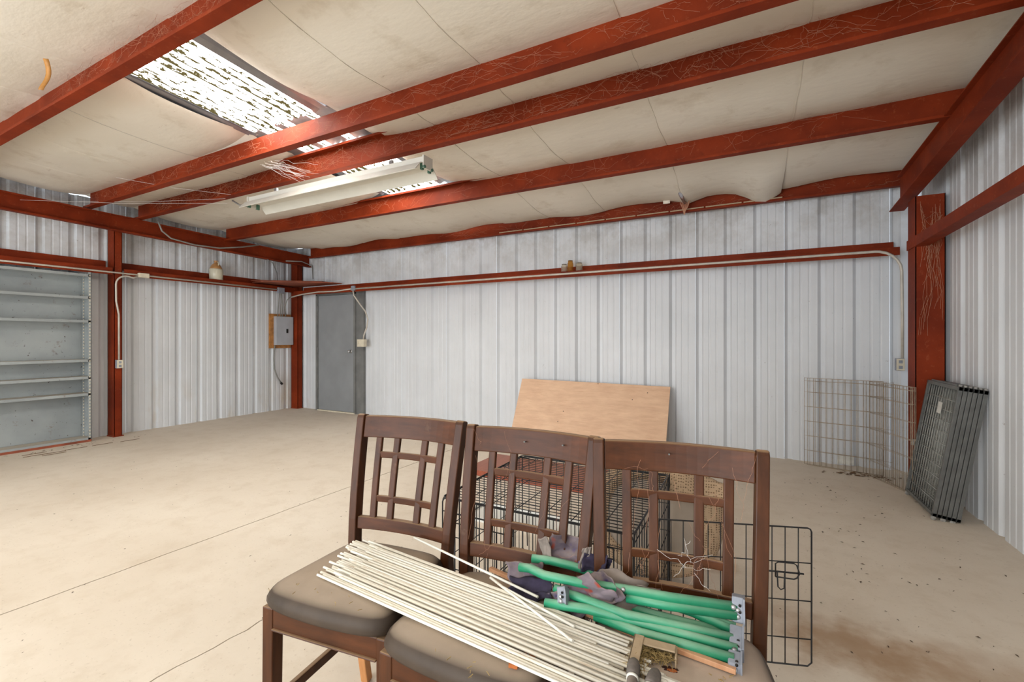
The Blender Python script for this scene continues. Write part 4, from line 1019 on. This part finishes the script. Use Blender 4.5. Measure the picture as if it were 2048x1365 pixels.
# ------------------------------------------------------------------ litter, cobwebs
random.seed(33)
def scatter(n, fn, size, mat, name, label, cat):
    mb = MB()
    for k in range(n):
        x, y = fn(); s_ = size * random.uniform(.5, 1.6); a = random.random() * 6.28; e = random.uniform(.25, .7)
        u = Vector((math.cos(a), math.sin(a), 0)); v = Vector((-u.y, u.x, 0)) * e; c = Vector((x, y, .0016)); h = Vector((0, 0, s_ * random.uniform(.15, .45)))
        mb.add([c - u * s_, c - v * s_ * .7 + h * .6, c + u * s_ + h * .3, c + v * s_ * .7 + h], [(0, 1, 2), (0, 2, 3)])
    return tag(obj(name, mb, mat, recalc=False), label, cat, None, 'stuff')
scatter(420, lambda: (random.uniform(-6.5, 1.3), random.uniform(.3, 5.4) ** 1.0), .0055, 'speck', 'floor_debris', 'tiny dark specks and chips scattered over the dusty concrete floor', 'debris')
scatter(110, lambda: (random.uniform(.25, 1.3), random.uniform(2.2, 5.0)), .008, 'speck', 'floor_debris', 'brown crumbs scattered on the floor in front of the folded panels', 'debris')
scatter(70, lambda: (random.gauss(.98, .13), random.gauss(5.33, .035)), .020, 'leaf', 'leaf_litter', 'dry leaves gathered under the rusty wire pen', 'leaves')
scatter(60, lambda: (random.uniform(-7.28, -7.15), random.uniform(.8, 3.2)), .014, 'leaf', 'leaf_litter', 'dry twigs and leaves along the foot of the shelving', 'leaves')
mb = MB()
for k in range(7):
    y = random.uniform(1.6, 3.0); x = -7.05 + random.uniform(-.1, .15); pts = [(x + .05 * noise.noise(Vector((i, k, 1))), y + .05 * i, .005) for i in range(5)]; mb.tube(pts, .003, 4)
tag(obj('twig_litter', mb, 'leaf'), 'thin dry stems on the floor by the shelving', 'twigs', None, 'stuff')
# bits on the seats
mb = MB()
for k in range(46):
    if k < 26: x, y = random.uniform(-1.22, -.86), random.uniform(.80, .95)
    elif k < 34: x, y = random.uniform(-.66, -.45), random.uniform(.79, .84)
    else: x, y = random.uniform(-.14, -.03), random.uniform(.95, 1.06)
    a = random.random() * 6.28; l = random.uniform(.004, .013); mb.tube([(x, y, ZS + .0015), (x + l * math.cos(a), y + l * math.sin(a), ZS + .003)], .0008, 4)
tag(obj('straw_bits', mb, 'straw'), 'wisps of dry straw and grit on the chair seats', 'debris', None, 'stuff')

def web(label, n, gen, r=.0007, mat='web', seg=7):
    mb = MB()
    for k in range(n):
        a, b, wob_ = gen(); a, b = Vector(a), Vector(b); pts = []; sd = random.random() * 50
        for i in range(seg + 1):
            t = i / seg; pts.append(a.lerp(b, t) + noise.noise_vector(Vector((t * 3.1, sd, 2))) * wob_ * math.sin(math.pi * min(1, t + .08)))
        mb.tube(pts, r, 3, False)
    return tag(obj('cobweb', mb, mat, recalc=False), label, 'cobweb', None, 'stuff')
def pw(y, x0, x1, zlo, zhi, ylo=.01):
    def g_():
        x = random.uniform(x0, x1); z = roof_z(y) - .21
        l = random.uniform(.08, .5)
        return (x, y - random.uniform(.004, ylo), z + random.uniform(zlo, zhi)), (x + random.uniform(-l, l), y - random.uniform(.004, ylo), z + random.uniform(zlo, zhi)), .035
    return g_
web('dusty cobwebs over the nearest purlin at upper left', 200, pw(1.404, -4.4, -1.3, .02, .20, .06), .0004)
web('dusty cobwebs over the purlin beside the torn skylight', 260, pw(2.543, -7.0, .9, .02, .19, .06), .0005)
web('thick dusty cobwebs over the purlin above the shop light', 480, pw(3.049, -6.8, 1.0, .02, .22, .07), .0006)
web('thin cobwebs over the purlin behind the shop light', 90, pw(4.206, -6, 1.0, .02, .2, .06), .0006)
web('faint cobwebs on the eave beam', 90, pw(5.56, -4, 1.2, .02, .14, .05), .0007)
web('cobwebs bunched in the top of the right corner column', 34, lambda: ((random.uniform(1.27, 1.42), 4.925, random.uniform(1.3, 2.45)), (random.uniform(1.27, 1.42), 4.92, random.uniform(1.3, 2.45)) if random.random() < .1 else (random.uniform(1.27, 1.42), 4.915, random.uniform(2.2, 2.45)), .05), .0010)
web('white cobweb tuft hanging between purlin and shop light', 20, lambda: ((-3.95 + random.gauss(0, .08), 2.6 + random.random() * .1, 2.93), (-3.85 + random.gauss(0, .12), 2.97, 2.93 + random.gauss(0, .05)), .05), .0011, 'silk')
def bk(t):
    def g_():
        u = random.uniform(-.9, .95); z = random.uniform(.52, .93); p = t @ (back_pt(u, z) + Vector((0, -.022, 0))); q = t @ (back_pt(max(-1, min(1, u + random.uniform(-.35, .35))), max(.5, min(.96, z + random.uniform(-.22, .22)))) + Vector((0, -.022, 0)))
        return p, q, .02
    return g_
T3 = Matrix.Translation((-.164, 1.222, 0)) @ Matrix.Rotation(R(7.6), 4, 'Z')
T2 = Matrix.Translation((-.608, 1.205, 0)) @ Matrix.Rotation(R(1.5), 4, 'Z')
web('fine cobwebs strung across the back of the right chair', 24, bk(T3), .00030)
web('fine cobwebs strung across the back of the middle chair', 12, bk(T2), .00025)
web('knot of white cobweb in the lattice of the right chair', 9, lambda: (T3 @ (back_pt(.18, .64) + Vector((random.gauss(0, .012), -.02, random.gauss(0, .012)))), T3 @ (back_pt(random.uniform(-.3, .65), random.uniform(.56, .72)) + Vector((0, -.02, 0))), .012), .00035, 'silk')
mb = MB()
for a, b in (((-7.2, 2.4, 2.97), (-5.05, 2.9, 2.83)), ((-6.0, 2.3, 3.03), (-4.95, 2.9, 2.86)), ((-7.19, 1.9, 2.85), (-5.1, 2.95, 2.80))): mb.tube([a, Vector(a).lerp(Vector(b), .5) - Vector((0, 0, .02)), b], .0011, 4)
tag(obj('silk_thread', mb, 'silk'), 'long pale silk threads strung from the left rafter to the shop light', 'cobweb', None, 'stuff')
